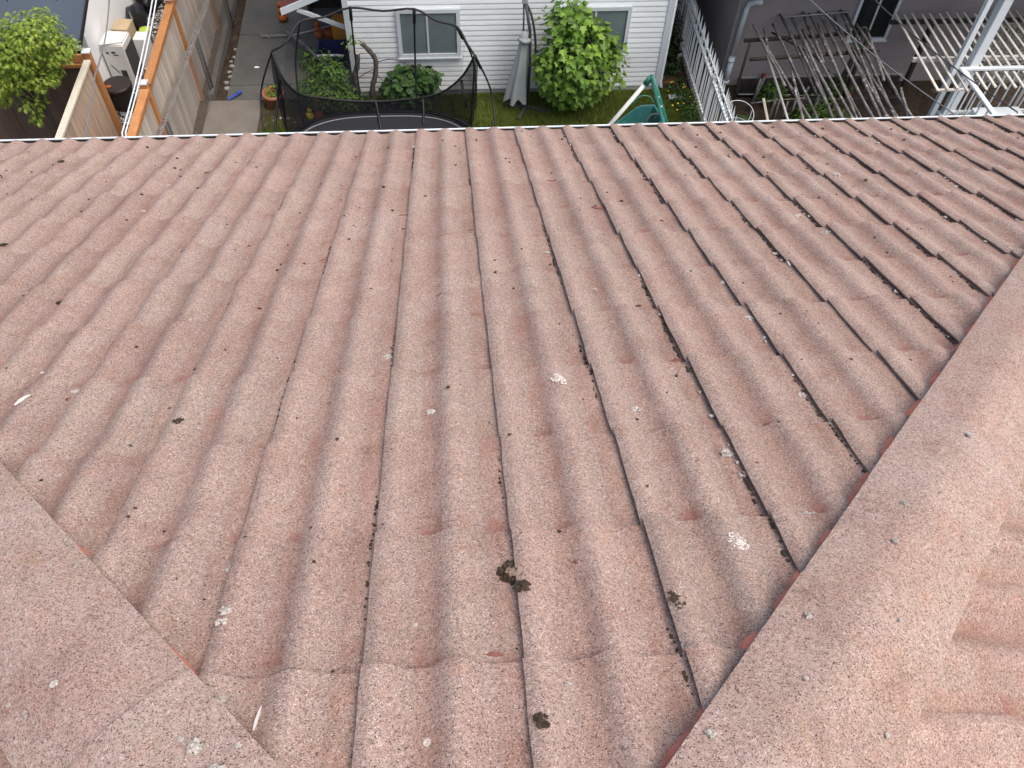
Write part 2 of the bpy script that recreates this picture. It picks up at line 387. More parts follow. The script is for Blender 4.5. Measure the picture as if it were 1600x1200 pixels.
M['redroof'] = plain('dark_red_roof', (.13, .042, .036), .8, .2, .2, 12, .4)
M['brick'] = plain('old_brick', (.17, .068, .05), .9, .2, .3, 20, .5)
M['stone'] = plain('pale_stone', (.27, .26, .245), .9, .2, .25, 10, .4)
M['gravel'] = plain('gravel_chips', (.26, .265, .27), .9, .2, .3, 15, .3)
def gravelmat():
    t = NT('gravel_mix'); col = t.ramp(t.island(), [(0, (.11, .115, .12)), (.5, (.27, .275, .28)), (1, (.50, .50, .49))]); return t.done(col, .9, .2)
M['gravel'] = gravelmat()

# ------------------------------------------------------------------ the setting: ground, lawn, paths
def sheet(name, x0, x1, y0, y1, z, mat, nx=1, ny=1, wob=0.0, edge=0.0):
    v, f = [], []
    for j in range(ny + 1):
        for i in range(nx + 1):
            x = x0 + (x1 - x0) * i / nx; y = y0 + (y1 - y0) * j / ny
            on = i in (0, nx) or j in (0, ny)
            if on and edge: x += rng.uniform(-edge, edge); y += rng.uniform(-edge, edge)
            v.append((x, y, z + (rng.uniform(-wob, wob) if not on else 0)))
    for j in range(ny):
        for i in range(nx):
            a = j * (nx + 1) + i; f.append((a, a + 1, a + nx + 2, a + nx + 1))
    o = link(name, to_mesh(name, v, f, mat), None); o['kind'] = 'structure'; return o
sheet('ground', -150, 150, -150, 150, -0.02, M['earth'])
sheet('lawn', -3.32, 4.62, 4.9, 13.36, 0.0, M['lawn'], 40, 40, .012, .03)
sheet('garden_soil', 4.66, 9.6, 4.9, 13.42, 0.0, M['soil'], 30, 30, .03, .02)
sheet('flower_bed', -4.2, -4.0, 13.3, 24, 0.0, M['soil'], 3, 60, .03)
sheet('planting_strip', -3.30, -1.72, 12.75, 13.9, 0.012, M['soil'], 12, 10, .02, .05)
sheet('side_strip', 3.95, 4.62, 13.36, 24, 0.0, M['soil'], 4, 30, .03)
# concrete path in slabs with open joints, and the patio slab
for i, (y0, y1) in enumerate([(13.27, 13.70), (13.72, 15.30), (15.32, 17.4), (17.42, 19.6), (19.62, 24.)]):
    b = MB(); b.span((-4.0, y0, -.05), (-1.72, y1, .03)); o = bevel(obj('path_slab', b, M['path']), .008); o['kind'] = 'structure'
b = MB(); b.span((-4.30, 8.0, -.05), (-3.36, 13.25, .045)); o = bevel(obj('patio_slab', b, M['patio']), .01); o['kind'] = 'structure'
b = MB(); b.span((-4.30, 13.27, -.05), (-4.20, 24., .16)); o = bevel(obj('concrete_curb', b, M['curb']), .012); o['kind'] = 'structure'
def grass(name, n, x0, x1, y0, y1, h, mat, dens=None, z=0.0):
    x = rng.uniform(x0, x1, n); y = rng.uniform(y0, y1, n)
    if dens is not None:
        k = rng.random(n) < np.array([dens(a, b) for a, b in zip(x, y)]); x, y = x[k], y[k]; n = len(x)
    hh = h * rng.uniform(.5, 1.4, n); a = rng.uniform(0, 6.283, n); w = rng.uniform(.004, .008, n); l = rng.uniform(.1, .7, n) * hh; b = rng.uniform(0, 6.283, n)
    V = np.zeros((n, 3, 3)); V[:, 0] = np.c_[x - w * np.cos(a), y - w * np.sin(a), np.full(n, z - .005)]; V[:, 1] = np.c_[x + w * np.cos(a), y + w * np.sin(a), np.full(n, z - .005)]
    V[:, 2] = np.c_[x + l * np.cos(b), y + l * np.sin(b), z + hh]
    me = bpy.data.meshes.new(name); me.vertices.add(n * 3); me.vertices.foreach_set('co', V.reshape(-1))
    me.loops.add(n * 3); me.loops.foreach_set('vertex_index', np.arange(n * 3, dtype=np.int32)); me.polygons.add(n)
    me.polygons.foreach_set('loop_start', np.arange(0, n * 3, 3, dtype=np.int32)); me.update(calc_edges=True); me.materials.append(mat)
    return link(name, me)
tag(grass('grass', 70000, -3.3, 4.6, 11.2, 13.3, .06, M['grass'], lambda x, y: .35 + .65 * (math.sin(x * 2.3) * math.cos(y * 3.1 + x) > -.2)), 'short uneven green grass of the back lawn', 'grass', kind='stuff')
tag(grass('dry_grass', 22000, -3.3, 4.6, 11.2, 13.3, .045, M['grass_dry']), 'yellowish thin blades mixed through the back lawn', 'grass', kind='stuff')
# gravel between the fences and the garage
def pebbles(name, n, x0, x1, y0, y1, r, mat, z=0.0):
    bm = bmesh.new(); bmesh.ops.create_icosphere(bm, subdivisions=1, radius=1.0); iv = np.array([v.co for v in bm.verts]); bm.verts.index_update(); fi = np.array([[v.index for v in f.verts] for f in bm.faces]); bm.free()
    P = np.c_[rng.uniform(x0, x1, n), rng.uniform(y0, y1, n), z + rng.uniform(0, r, n)]; S = r * rng.uniform(.5, 1.3, (n, 3)) * np.array([1, 1, .6])
    jit = rng.uniform(.75, 1.25, (n, len(iv), 1)); th = rng.uniform(0, 6.28, n)
    L = iv[None] * jit * S[:, None]; X = L[..., 0] * np.cos(th)[:, None] - L[..., 1] * np.sin(th)[:, None]; Yv = L[..., 0] * np.sin(th)[:, None] + L[..., 1] * np.cos(th)[:, None]
    V = np.stack([X, Yv, L[..., 2]], -1) + P[:, None]; F = (fi[None] + (np.arange(n) * len(iv))[:, None, None]).reshape(-1, 3)
    return link(name, to_mesh(name, V.reshape(-1, 3), F.tolist(), mat))
tag(pebbles('gravel', 7500, -6.1, -4.5, 11.0, 18.5, .026, M['gravel']), 'grey gravel strip between the cedar fence and the white garage', 'gravel', kind='stuff')

# ------------------------------------------------------------------ the tiled roof we stand on
SL = 0.4362010964557263; CS, SN, TN = math.cos(SL), math.sin(SL), math.tan(SL)
APEX = Vector((0.0, -0.24426, 8.27956))
HOUSE = empty('tiled_house', (0, -0.244, 0), 'pink stone-coated tile roof with two hips sloping down to a white gutter', 'house')
def frame(which):
    if which == 'main': ex, ey = Vector((1, 0, 0)), Vector((0, CS, -SN))
    elif which == 'right': ex, ey = Vector((0, -1, 0)), Vector((CS, 0, -SN))
    else: ex, ey = Vector((0, 1, 0)), Vector((-CS, 0, -SN))
    return ex, ey, ex.cross(ey)
FR = {k: frame(k) for k in ('main', 'right', 'left')}
def on_roof(a, t, o=0.0, which='main'):
    ex, ey, n = FR[which]; return APEX + ex * a + ey * t + n * o
NEXP = 12
FRONT0 = 1.14 - .3365
def front(k): return FRONT0 + TE * k      # k = -2 .. 11
PER = TW / 2
def wave(u):
    """two rolls and two pans per tile; the left edge cuts the first roll"""
    if u > TW - .071: return 0.0            # flat pan that runs under the next tile's roll
    d = (u - .014 + PER / 2) % PER - PER / 2
    if abs(d) < .066: return .0242 * (0.5 + 0.5 * math.cos(math.pi * d / .066)) ** .95
    return 0.0
U0, U1 = -.014, TW + .022
def tile_mesh(seed, nu=30, nv=7):
    rd = random.Random(seed); v, f = [], []
    us = [U0 + (U1 - U0) * i / nu for i in range(nu + 1)]; vs = [TL * j / nv for j in range(nv + 1)]
    ph = [rd.uniform(0, 6.28) for _ in range(4)]
    def z(u, y):
        b = .008 + .0185 * (y - (TL - TE)) / TE
        return b + wave(u) * (1 + .06 * math.sin(9 * y + ph[0])) + .0014 * math.sin(21 * y + ph[1] + 8 * u) + .0010 * math.sin(37 * u + ph[2])
    for j, y in enumerate(vs):
        for i, u in enumerate(us):
            yy = y + (rd.uniform(-.0022, .0022) + .002 * math.sin(30 * u + ph[3]) if j == nv else 0)
            uu = u + (rd.uniform(-.0013, .0013) if i == 0 else 0)
            v.append((uu, yy, z(u, y)))
    W_ = nu + 1
    for j in range(nv):
        for i in range(nu):
            a = j * W_ + i; f.append((a, a + 1, a + W_ + 1, a + W_))
    # left lip and front butt with real thickness (their own vertices, so the top keeps its own shading)
    def lip(row, dx, dy, dz):
        o = len(v); m = len(row)
        for q in row: v.append(v[q])
        for q in row: p = v[q]; v.append((p[0] + dx, p[1] + dy, p[2] + dz))
        return [(o + i, o + i + 1, o + m + i + 1, o + m + i) for i in range(m - 1)]
    f += lip([j * W_ for j in range(nv, -1, -1)], .0015, 0, -.0080)
    f += lip([nv * W_ + i for i in range(W_ - 1, -1, -1)], 0, -.003, -.0145)
    return v, f, nu * nv
VAR = [tile_mesh(s) for s in range(7)]; VARF = [tile_mesh(s, 12, 2) for s in range(3)]
def smooth_top(me, n):
    me.polygons.foreach_set('use_smooth', [i < n for i in range(len(me.polygons))]); return me
VME = [smooth_top(to_mesh('roof_tile', v, f, M['tile']), n_) for v, f, n_ in VAR]
def in_frame(p, m=0.03):
    c = world_to_camera_view(SC, CAM, p); return c.z > 0 and -m < c.x < 1 + m and -m < c.y < 1 + m
bpy.context.view_layer.update()
n_tiles = 0
far = MB()
def place_tiles(which, cols, rows, phase):
    global n_tiles
    ex, ey, n = FR[which]
    for k in rows:
        for c in cols:
            rd = random.Random(hash((which, k, c)) & 0xffff if False else (k * 131 + c * 17 + {'main': 0, 'right': 7, 'left': 13}[which]) & 0xffff)
            a0 = phase + c * TW; t0 = front(k) - TL
            if which == 'main': lim = lambda P: abs(P.x) - (P.y - APEX.y)              # > 0 beyond the hip
            else: lim = lambda P: (P.y - APEX.y) - abs(P.x)
            corners = [on_roof(a0 + du, t0 + dt, .02, which) for du in (U0, U1) for dt in (0, TL)]
            L = [lim(P) for P in corners]
            if min(L) > -.03: continue
            vis = any(in_frame(P) for P in corners) or any(in_frame(on_roof(a0 + TW * q, t0 + TL * w, .03, which)) for q in (.3, .7) for w in (.35, .7))
            rz = rd.gauss(0, .0032); dz = rd.uniform(-.0012, .0025); da = rd.gauss(0, .0016); dt = rd.gauss(0, .003); tx = rd.gauss(0, .003)
            mat = Matrix(((ex.x, ey.x, n.x, 0), (ex.y, ey.y, n.y, 0), (ex.z, ey.z, n.z, 0), (0, 0, 0, 1)))
            T = Matrix.Translation(on_roof(a0 + da, t0 + dt, dz, which)) @ mat @ Matrix.Rotation(rz, 4, 'Z') @ Matrix.Rotation(tx, 4, 'Y')
            cut = max(L) > -.03
            vi = rd.randrange(7)
            if vis or cut:
                bm = bmesh.new(); me = bpy.data.meshes.new('roof_tile') if cut else None
                if cut:
                    src = VAR[vi] if vis else VARF[vi % 3]
                    bvs = [bm.verts.new(p) for p in src[0]]; [bm.faces.new([bvs[i] for i in fa]) for fa in src[1]]
                    Ti = T.inverted()
                    for sg in (1, -1):
                        if which == 'right' and sg < 0 or which == 'left' and sg > 0: continue
                        # vertical plane through the hip; keep the part well under the cap
                        s_ = 1.0 if which == 'main' else -1.0
                        co = Ti @ (APEX + Vector((0, 0, 0)) + Vector((-sg * .03 * s_, 0, 0)))
                        no = (Ti.to_3x3() @ Vector((sg * s_, -1 * s_, 0))).normalized()
                        bmesh.ops.bisect_plane(bm, geom=bm.verts[:] + bm.edges[:] + bm.faces[:], plane_co=co, plane_no=no, clear_outer=True)
                    if not bm.faces: bm.free(); continue
                    bm.to_mesh(me); 
                    me.polygons.foreach_set('use_smooth', [p.normal.z > .6 for p in me.polygons]); me.materials.append(M['tile'])
                if vis:
                    o = bpy.data.objects.new('roof_tile', me or VME[vi]); COL.objects.link(o); o.parent = HOUSE
                    o.matrix_local = Matrix.Translation(-HOUSE.location) @ T
                    n_tiles += 1
                else:
                    far.add([T @ v.co for v in me.vertices], [tuple(p.vertices) for p in me.polygons])
                bm.free()
            else:
                far.add([T @ Vector(p) for p in VARF[vi % 3][0]], VARF[vi % 3][1])
place_tiles('main', range(-17, 17), range(-2, NEXP), .110)
place_tiles('right', range(-17, 12), range(-2, NEXP), .02)
place_tiles('left', range(-12, 17), range(-2, NEXP), .06)
print('visible tiles', n_tiles)
tag(obj('outer_roof_tiles', far, M['tile_far'], HOUSE), kind='stuff')
# deck under the tiles (three planes), walls below, soffit
EV = front(11) + .012                      # slope distance of the eave edge
dk = MB(); o_ = -.012; tE = EV - .05
a_ = APEX + Vector((0, 0, -.02)); eL = on_roof(-tE * CS, tE, o_); eR = on_roof(tE * CS, tE, o_); back = 14.0
rB = a_ + Vector((0, -back, 0)); eRb = Vector((eR.x, rB.y, eR.z)); eLb = Vector((eL.x, rB.y, eL.z))
dk.quad(a_, eL, eR); dk.quad(a_, eR, eRb, rB); dk.quad(a_, rB, eLb, eL); dk.quad(eL, eLb, eRb, eR)
obj('roof_deck', dk, M['underlay'], HOUSE)
wb = MB(); wb.span((eL.x + .5, rB.y + .4, 0), (eR.x - .5, eR.y - .5, eR.z - .05)); obj('wall', wb, M['house_wall'], HOUSE)
# gutter along the front eave, white with a rolled lip, and the fascia behind it
ez = on_roof(0, EV, 0).z; ey_ = on_roof(0, EV, 0).y
g = MB(); prof = [(-.075, -.02), (-.075, -.13), (.015, -.13), (.040, -.075), (.044, -.018), (.056, -.012), (.054, .003), (.042, .003), (.038, -.06), (.008, -.120), (-.068, -.120), (-.068, -.02)]
xs = (eL.x - .02, eR.x + .02); vs = [(x, ey_ + p[0] + .012, ez + p[1] + .006) for x in xs for p in prof]; m_ = len(prof)
g.add(vs, [(i, (i + 1) % m_, m_ + (i + 1) % m_, m_ + i) for i in range(m_)]); obj('gutter', g, M['white_alu'], HOUSE)
gl = MB(); gl.add([(x, ey_ + .012 + a_1, ez + .006 + b_1) for x in xs for a_1, b_1 in ((.0405, -.001), (.0365, -.06), (.008, -.117), (-.066, -.117))], [(0, 1, 5, 4), (1, 2, 6, 5), (2, 3, 7, 6)]); obj('gutter_shade_lining', gl, M['underlay'], HOUSE)  # dark sheet: painted shade, and some grime, inside the trough
fb = MB(); fb.span((eL.x, ey_ - .095, ez - .20), (eR.x, ey_ - .070, ez - .03)); obj('fascia', fb, M['trim'], HOUSE)
# gutter litter: dark leaves and seedlings lying in the gutter
lt = MB()
for i in range(420):
    x = random.uniform(-3, 4.6); p = Vector((x, ey_ + random.uniform(-.05, .03), ez - .10 + random.uniform(0, .012))); s = random.uniform(.008, .02)
    lt.blob(p, (s, s, s * .5), i, 1, .5)
tag(obj('gutter_litter', lt, M['moss'], HOUSE), kind='stuff')

# hip caps: angular wings over both slopes, each overlapping the one below
def hip_section(sg, X, c, o):
    """point over the hip at plan distance c across it (c < 0: main slope side), o above the roof surface"""
    # X is the hip's plan coordinate (x = X, y = apex + X)
    px, py = X + c / 2, X - c / 2
    z = APEX.z - TN * max(px, py) ; lift = o / CS
    return Vector((sg * px, APEX.y + py, z + lift))
CAPI = {1: .205, -1: .232}; CAPO = {1: .232, -1: .205}; STEP = .288
def hip_cap(sg, Xe, seed):
    """Xe: plan coordinate of the cap's lower end on the hip"""
    rd = random.Random(seed); NC = 14; NL = 8; v, f = [], []
    L = STEP + .035
    jit = [rd.uniform(-.6, .6) for _ in range(8)]
    for j in range(NL + 1):
        q = j / NL; X = Xe - L * (1 - q)
        for i in range(NC + 1):
            c = -1 + 2 * i / NC
            w = (CAPI[sg] if c < 0 else CAPO[sg]) + .0025 * jit[0]
            ridge = -.006 * math.exp(-(c / .09) ** 2)                 # two flat wings with a softened crease
            o = .068 + ridge + .010 * q - .004 + .0010 * math.sin(9 * q + 5 * c + 3 * jit[1])
            if abs(c) == 1: o -= .002
            v.append(hip_section(sg, X + (rd.uniform(-.003, .003) if j == NL else 0), c * w + rd.uniform(-.0012, .0012), o))
    W_ = NC + 1
    for j in range(NL):
        for i in range(NC): a = j * W_ + i; f.append((a, a + 1, a + W_ + 1, a + W_) if sg > 0 else (a, a + W_, a + W_ + 1, a + 1))
    # skirt round the edge: thickness
    ring = [j * W_ for j in range(NL)] + [NL * W_ + i for i in range(W_)] + [j * W_ + NC for j in range(NL - 1, -1, -1)]
    i_ring = lambda q: q % W_ in (0, NC)
    o = len(v); m = len(ring)
    for r_ in ring: v.append(Vector(v[r_]))
    for r_ in ring: v.append(Vector(v[r_]) - Vector((0, 0, .036 if i_ring(r_) else .010)))
    for i in range(m - 1): f.append((o + i, o + i + 1, o + m + i + 1, o + m + i))
    b = MB(); b.add(v, f); ob = obj('hip_cap', b, M['cap'], HOUSE, False)
    me = ob.data; sm = [len(p.vertices) == 4 and p.index < NL * NC for p in me.polygons]; me.polygons.foreach_set('use_smooth', sm)
    return ob
for sg, ph in ((1, .80), (-1, .93)):
    k = 0; X = ph - 3 * STEP
    while X < EV * CS + .05:
        if X > .1: hip_cap(sg, X, k * 7 + (3 if sg > 0 else 5))
        X += STEP; k += 1
# ridge caps running back from the meeting of the hips
for k in range(14):
    y1 = APEX.y - .05 - k * .40; rb = MB(); v = []; NC = 8
    for j, y in enumerate((y1, y1 - .43)):
        for i in range(NC + 1):
            c = -1 + 2 * i / NC; x = c * .15; v.append((x, y, APEX.z - TN * abs(x) + .075 + .03 * (1 - abs(c)) - .02 * j))
    rb.add(v, [(i, i + 1, NC + 2 + i, NC + 1 + i) for i in range(NC)]); obj('ridge_cap', rb, M['cap'], HOUSE)
# red mortar bedding showing under the edges of the hip caps
def mortar(sg, inner, out, o, seed):
    rd = random.Random(seed); v = []; n = 220; X0, X1 = .25, EV * CS - .02
    for i in range(n + 1):
        X = X0 + (X1 - X0) * i / n; w = out + rd.uniform(-.006, .006) + .008 * math.sin(i * .9) + .008 * math.sin(i * .37 + 1)
        v.append(hip_section(sg, X, -(CAPI[sg] + w), o + rd.uniform(-.002, .002) - .012)); v.append(hip_section(sg, X, -(CAPI[sg] + w * .45), o + .006)); v.append(hip_section(sg, X, -(CAPI[sg] - .05), o + .010))
    f = []
    for i in range(n):
        a = i * 3; f += [(a, a + 1, a + 4, a + 3), (a + 1, a + 2, a + 5, a + 4)]
    b = MB(); b.add(v, f); return obj('mortar_bedding', b, M['red'], HOUSE, True)
mortar(1, .0, .020, .022, 3); mortar(-1, .0, .002, .014, 5)

# ---- growth and litter on the roof
def surf(a, t):
    """height of the tile surface over the roof plane at (a, t)"""
    u = (a - .110) % TW; kk = math.ceil((t - FRONT0) / TE - 1e-6); y = TL - (front(kk) - t)
    return .008 + .0185 * (y - (TL - TE)) / TE + wave(u)
def rosette(name, a, t, r, mat, seed, o=None, flat=.55, n=9, which='main', lift=0.0):
    """crusty clump made of many small lobes"""
    rd = random.Random(seed); ex, ey, nn = FR[which]; h = surf(a, t) if o is None else o; b = MB()
    for i in range(int(n * 2.6)):
        ang = rd.uniform(0, 6.28); d = r * math.sqrt(rd.random()) * .9; s = r * rd.uniform(.14, .34)
        p = on_roof(a + math.cos(ang) * d, t + math.sin(ang) * d * .85, h + s * .15 + lift + (r - d) * .25, which)
        b.blob(p, (s, s, s), seed * 31 + i, 1 if r < .020 else 2, .8, flat, (ex, ey, nn))
    return obj(name, b, mat, HOUSE)
sd = 100
for (a, t, r) in [(-.523, 1.123, .014), (-.504, .978, .014), (-.507, .950, .012), (-.513, .81, .014), (-.463, .758, .012), (-.088, 1.76, .016), (.504, 1.727, .016), (.693, 1.474, .018), (.713, 1.383, .014),
                  (.828, 1.212, .018), (.812, 1.22, .015), (-.236, 2.116, .016), (-.084, .645, .010), (1.01, 1.76, .014), (1.014, 2.281, .017), (-1.161, 1.958, .013), (.31, .93, .006), (1.6, 3.36, .018), (1.62, 3.1, .02), (1.33, 2.9, .016), (2.0, 3.9, .02), (2.35, 4.2, .018)]:
    rosette('lichen_clump', a, t, r, M['lichen'], sd, n=11, flat=.85); sd += 1
for (a, t, r) in [(.424, .955, .010), (.427, .94, .015), (.432, .92, .014), (.436, .905, .009), (.114, .665, .013), (.117, .648, .012), (.212, 1.188, .006), (-1.465, 2.646, .020), (-.798, 1.739, .016), (-.509, 1.218, .011), (-1.983, 3.583, .022), (-1.963, 3.318, .020), (.408, 1.947, .013), (-.83, 1.343, .012), (-2.2, 4.6, .02), (-1.35, 4.4, .018)]:
    rosette('moss_clump', a, t, r, M['moss'], sd, n=10); sd += 1
rosette('moss_clump', .098, 1.062, .034, M['moss'], 5, n=30, flat=.8); rosette('lichen_clump', .094, 1.052, .017, plain('brown_lichen', (.23, .17, .13), .95, .1, .5, 60, .8, 160), 6, n=12, lift=.014); rosette('moss_clump', .112, 1.000, .019, M['moss'], 7, n=14, flat=.6)
for (a, t, r) in [(-.38, 1.206, .013), (.233, 1.079, .008), (.447, 1.331, .008), (-1.169, 1.913, .011), (-.386, 1.821, .008), (.60, 1.42, .006), (.75, 1.40, .006), (-.30, 1.6, .006), (.2, 1.62, .006), (.35, 2.3, .007), (-.62, 2.0, .009)]:
    rosette('red_chip', a, t, r, M['redbit'], sd, n=4); sd += 1
# more pebbles, red chips and dark crumbs one can pick out, mostly resting against the rolls
rdk = random.Random(77); made = 0
while made < 64:
    k = rdk.randrange(0, 11); c = rdk.randrange(-9, 12); t = front(k) - rdk.uniform(.02, .36); a = .110 + c * TW + rdk.choice((.07, .10, .225, .27, -.02)) + rdk.uniform(-.015, .015)
    if abs(a) > t * CS - .27 or not in_frame(on_roof(a, t, .03), -.01): continue
    rr_ = rdk.uniform(.005, .011) * (.8 + .12 * t); q = rdk.random()
    if q < .40: rosette('red_chip', a, t, rr_ * .8, M['redbit'], sd, n=4, flat=.8)
    elif q < .75: rosette('lichen_clump', a, t, rr_ * 1.1, M['lichen'], sd, n=9, flat=.8)
    else: rosette('moss_clump', a, t, rr_, M['moss'], sd, n=6, flat=.8)
    sd += 1; made += 1
# lichen and pebbles on the caps
def on_cap(name, sg, X, c, r, mat, seed, n=9):
    rd = random.Random(seed); ex, ey, nn = FR['main' if c < 0 else ('right' if sg > 0 else 'left')]; b = MB(); o = .073
    for i in range(n):
        ang = rd.uniform(0, 6.28); d = r * math.sqrt(rd.random()) * .8; s = r * rd.uniform(.28, .5)
        p = hip_section(sg, X, c, o) + ex * (math.cos(ang) * d) + ey * (math.sin(ang) * d)
        b.blob(p + nn * ((r - d) * .35), (s, s, s), seed * 17 + i, 2, .7, .8, (ex, ey, nn))
    return obj(name, b, mat, HOUSE)
for (a, t, r) in [(-.768, .823, .008), (-.816, .772, .006), (-.615, .602, .008), (-.471, .662, .015), (-.425, .606, .018), (-.50, .68, .005), (-.86, .80, .005), (-.40, .66, .006)]:
    on_cap('lichen_clump', -1, (-a + t * CS) / 2, -a - t * CS, r, M['lichen'], sd, 12); sd += 1
for (a, t, r) in [(1.323, 1.466, .008), (.733, .612, .006), (.935, 1.073, .007), (.396, .62, .010), (.66, .87, .008), (1.02, 1.2, .008), (.6, .72, .004), (.86, .86, .004), (1.1, 1.05, .004)]:
    on_cap('lichen_clump', 1, (a + t * CS) / 2, a - t * CS, r, M['lichen'], sd, 12); sd += 1
# pale droppings: thin speckled crust
def dropping(a, t, r, seed, n, sq=1.0, big=.0035):
    rd = random.Random(seed); ex, ey, nn = FR['main']; b = MB()
    for i in range(n):
        ang = rd.uniform(0, 6.28); d = r * rd.random() ** .6; da, dt = math.cos(ang) * d, math.sin(ang) * d * sq; s = rd.uniform(.3, 1.0) * big
        b.blob(on_roof(a + da, t + dt, surf(a + da, t + dt) + .0062), (s, s, s * .4), i, 1, .5, 1., (ex, ey, nn))
    return obj('bird_dropping', b, M['white_spot'], HOUSE)
dropping(.294, 1.869, .024, 1, 150, 1.1, .0024); dropping(.606, 1.095, .025, 2, 200, 1.15, .0021)
def streak(a, t, da, dt, w, mat, name='bird_dropping'):
    b = MB(); b.tube([on_roof(a + da * q, t + dt * q, surf(a + da * q, t + dt * q) + .004) for q in (0, .35, .7, 1)], [w * .5, w, w * .8, w * .3], 5); return obj(name, b, mat, HOUSE)
streak(-1.297, 1.865, .030, .040, .005, M['white_spot']); streak(-.395, .69, .006, .05, .004, plain('pale_twig', (.55, .50, .49), .8, .2), 'twig')
# reddish bare spots, flush crusts where the chips have gone, mostly under the laps
rdq = random.Random(23)
spots = [(-.541, 3.001, .02), (-.238, 3.522, .03), (-.088, 3.509, .024), (.516, 4.05, .032), (.691, 3.555, .034), (.071, 3.313, .026), (.068, 2.459, .022), (-.071, 2.575, .016)]
while len(spots) < 46:
    k = rdq.randrange(0, 11); c = rdq.randrange(-9, 12); a = .110 + c * TW + (.105 if rdq.random() < .5 else .258) + rdq.uniform(-.02, .02); t = front(k) + rdq.uniform(.012, .05)
    if abs(a) < t * CS - .28 and -2.4 < a < 3.2: spots.append((a, t, rdq.uniform(.009, .022)))
for q_, (a, t, rr_) in enumerate(spots):
    rd = random.Random(q_ + 900); b = MB(); n = 14; ex, ey, nn = FR['main']; pts = []
    for rg_, lf_ in ((0., .0030), (.6, .0032), (1., .0004)):
        for k in range(n):
            q = 6.2832 * k / n; w = rr_ * rg_ * (1 + .25 * math.sin(2 * q + q_) + .18 * math.sin(5 * q + 2 * q_)); da, dt = math.cos(q) * w, math.sin(q) * w * .6; pts.append(on_roof(a + da, t + dt, surf(a + da, t + dt) + lf_))
    b.add(pts, [(j * n + k, j * n + (k + 1) % n, (j + 1) * n + (k + 1) % n, (j + 1) * n + k) for j in range(2) for k in range(n)]); obj('bare_spot', b, M['spot'], HOUSE, True)
# black moss in the lengthwise joints, loose crumbs in the pans
ms = MB(); rdm = random.Random(11)
for c in range(-13, 17):
    a = .110 + c * TW + U0 - .004
    t = max(.7, (abs(a) + .2) / CS)
    while t < 5.2:
        on = math.sin(t * 2.1 + c * 1.7) + math.sin(t * 5.3 + c * 4.1) > (.15 if a > .3 else .85)
        if on and rdm.random() < .75:
            s = rdm.uniform(.002, .005) * (1.25 if a > .5 else .9)
            h = surf(a - .008, t)
            ms.blob(on_roof(a - rdm.uniform(0, .006), t, h + s * .3), (s, s * rdm.uniform(1, 2.2), s), rdm.randrange(9999), 1, .6, 1., FR['main'])
        t += rdm.uniform(.008, .022)
tag(obj('joint_moss', ms, M['moss'], HOUSE), kind='stuff')
cr = MB(); cw = MB()
for i in range(430):
    a = rdm.uniform(-2.8, 3.6); t = rdm.uniform(.6, 5.2)
    if abs(a) > t * CS - .25: continue
    s = rdm.uniform(.0018, .0055) * (.8 + .22 * t); (cr if rdm.random() < .86 else cw).blob(on_roof(a, t, surf(a, t) + s * .2), (s, s, s * .6), i, 1, .6, 1., FR['main'])
for i in range(110):
    a = .110 + rdm.randrange(2, 14) * TW + U0 - .006; t = rdm.uniform(1., 5.)
    if abs(a) > t * CS - .25: continue
    s = rdm.uniform(.004, .009); cw.blob(on_roof(a, t, surf(a - .01, t) + s * .5), (s, s * 1.4, s * .7), i, 1, .7, 1., FR['main'])
tag(obj('dark_crumbs', cr, M['moss'], HOUSE), kind='stuff'); tag(obj('pale_crumbs', cw, M['lichen'], HOUSE), kind='stuff')

# ================================================================== beyond the roof
# ------------------------------------------------------------------ white house across the yard
HY = 13.35
wh = empty('white_house', (1.1, HY, 0), 'white house wall of horizontal vinyl siding with two windows across the lawn', 'house')
HX0, HX1 = -1.69, 3.88
b = MB(); b.span((HX0 + .02, HY + .03, -.1), (HX1 - .02, 22.5, 5.25)); obj('wall', b, M['house_wall'], wh)
b = MB(); b.span((HX0 + .01, HY + .012, -.1), (HX1 - .01, HY + .03, .10)); obj('foundation', b, M['conc_trim'], wh)
bh = .0975; n_b = 53
v = [(x, y, z) for x in (-1, 1) for y, z in ((0, 0), (-.015, .0), (-.0170, .006), (-.0165, .014), (-.012, .055), (-.008, .075), (-.004, bh), (0, bh))]
for r in range(n_b):
    if r == 0: me0 = None
    L_ = (HX1 - HX0 - .16) / 2
    if me0 is None:
        me0 = to_mesh('siding_board', [(x * L_, y, z) for x, y, z in v], [(i, (i + 1) % 8, 8 + (i + 1) % 8, 8 + i) for i in range(8)] + [tuple(range(8))[::-1], tuple(range(8, 16))], M['siding'])
    link('siding_board', me0, wh, Vector(((HX0 + HX1) / 2, HY + .012, .085 + r * bh)) - wh.location)
for x0, x1 in ((HX0 - .01, HX0 + .085), (HX1 - .085, HX1 + .01)):
    b = MB(); b.span((x0, HY - .02, .02), (x1, HY + .08, 5.2)); bevel(obj('corner_board', b, M['trim'], wh), .004)
b = MB(); b.tube([(HX1 + .045, HY + .05, 5.0), (HX1 + .045, HY + .05, .12), (HX1 + .06, HY - .03, .05)], .033, 8); obj('downspout', b, M['trim'], wh, True)
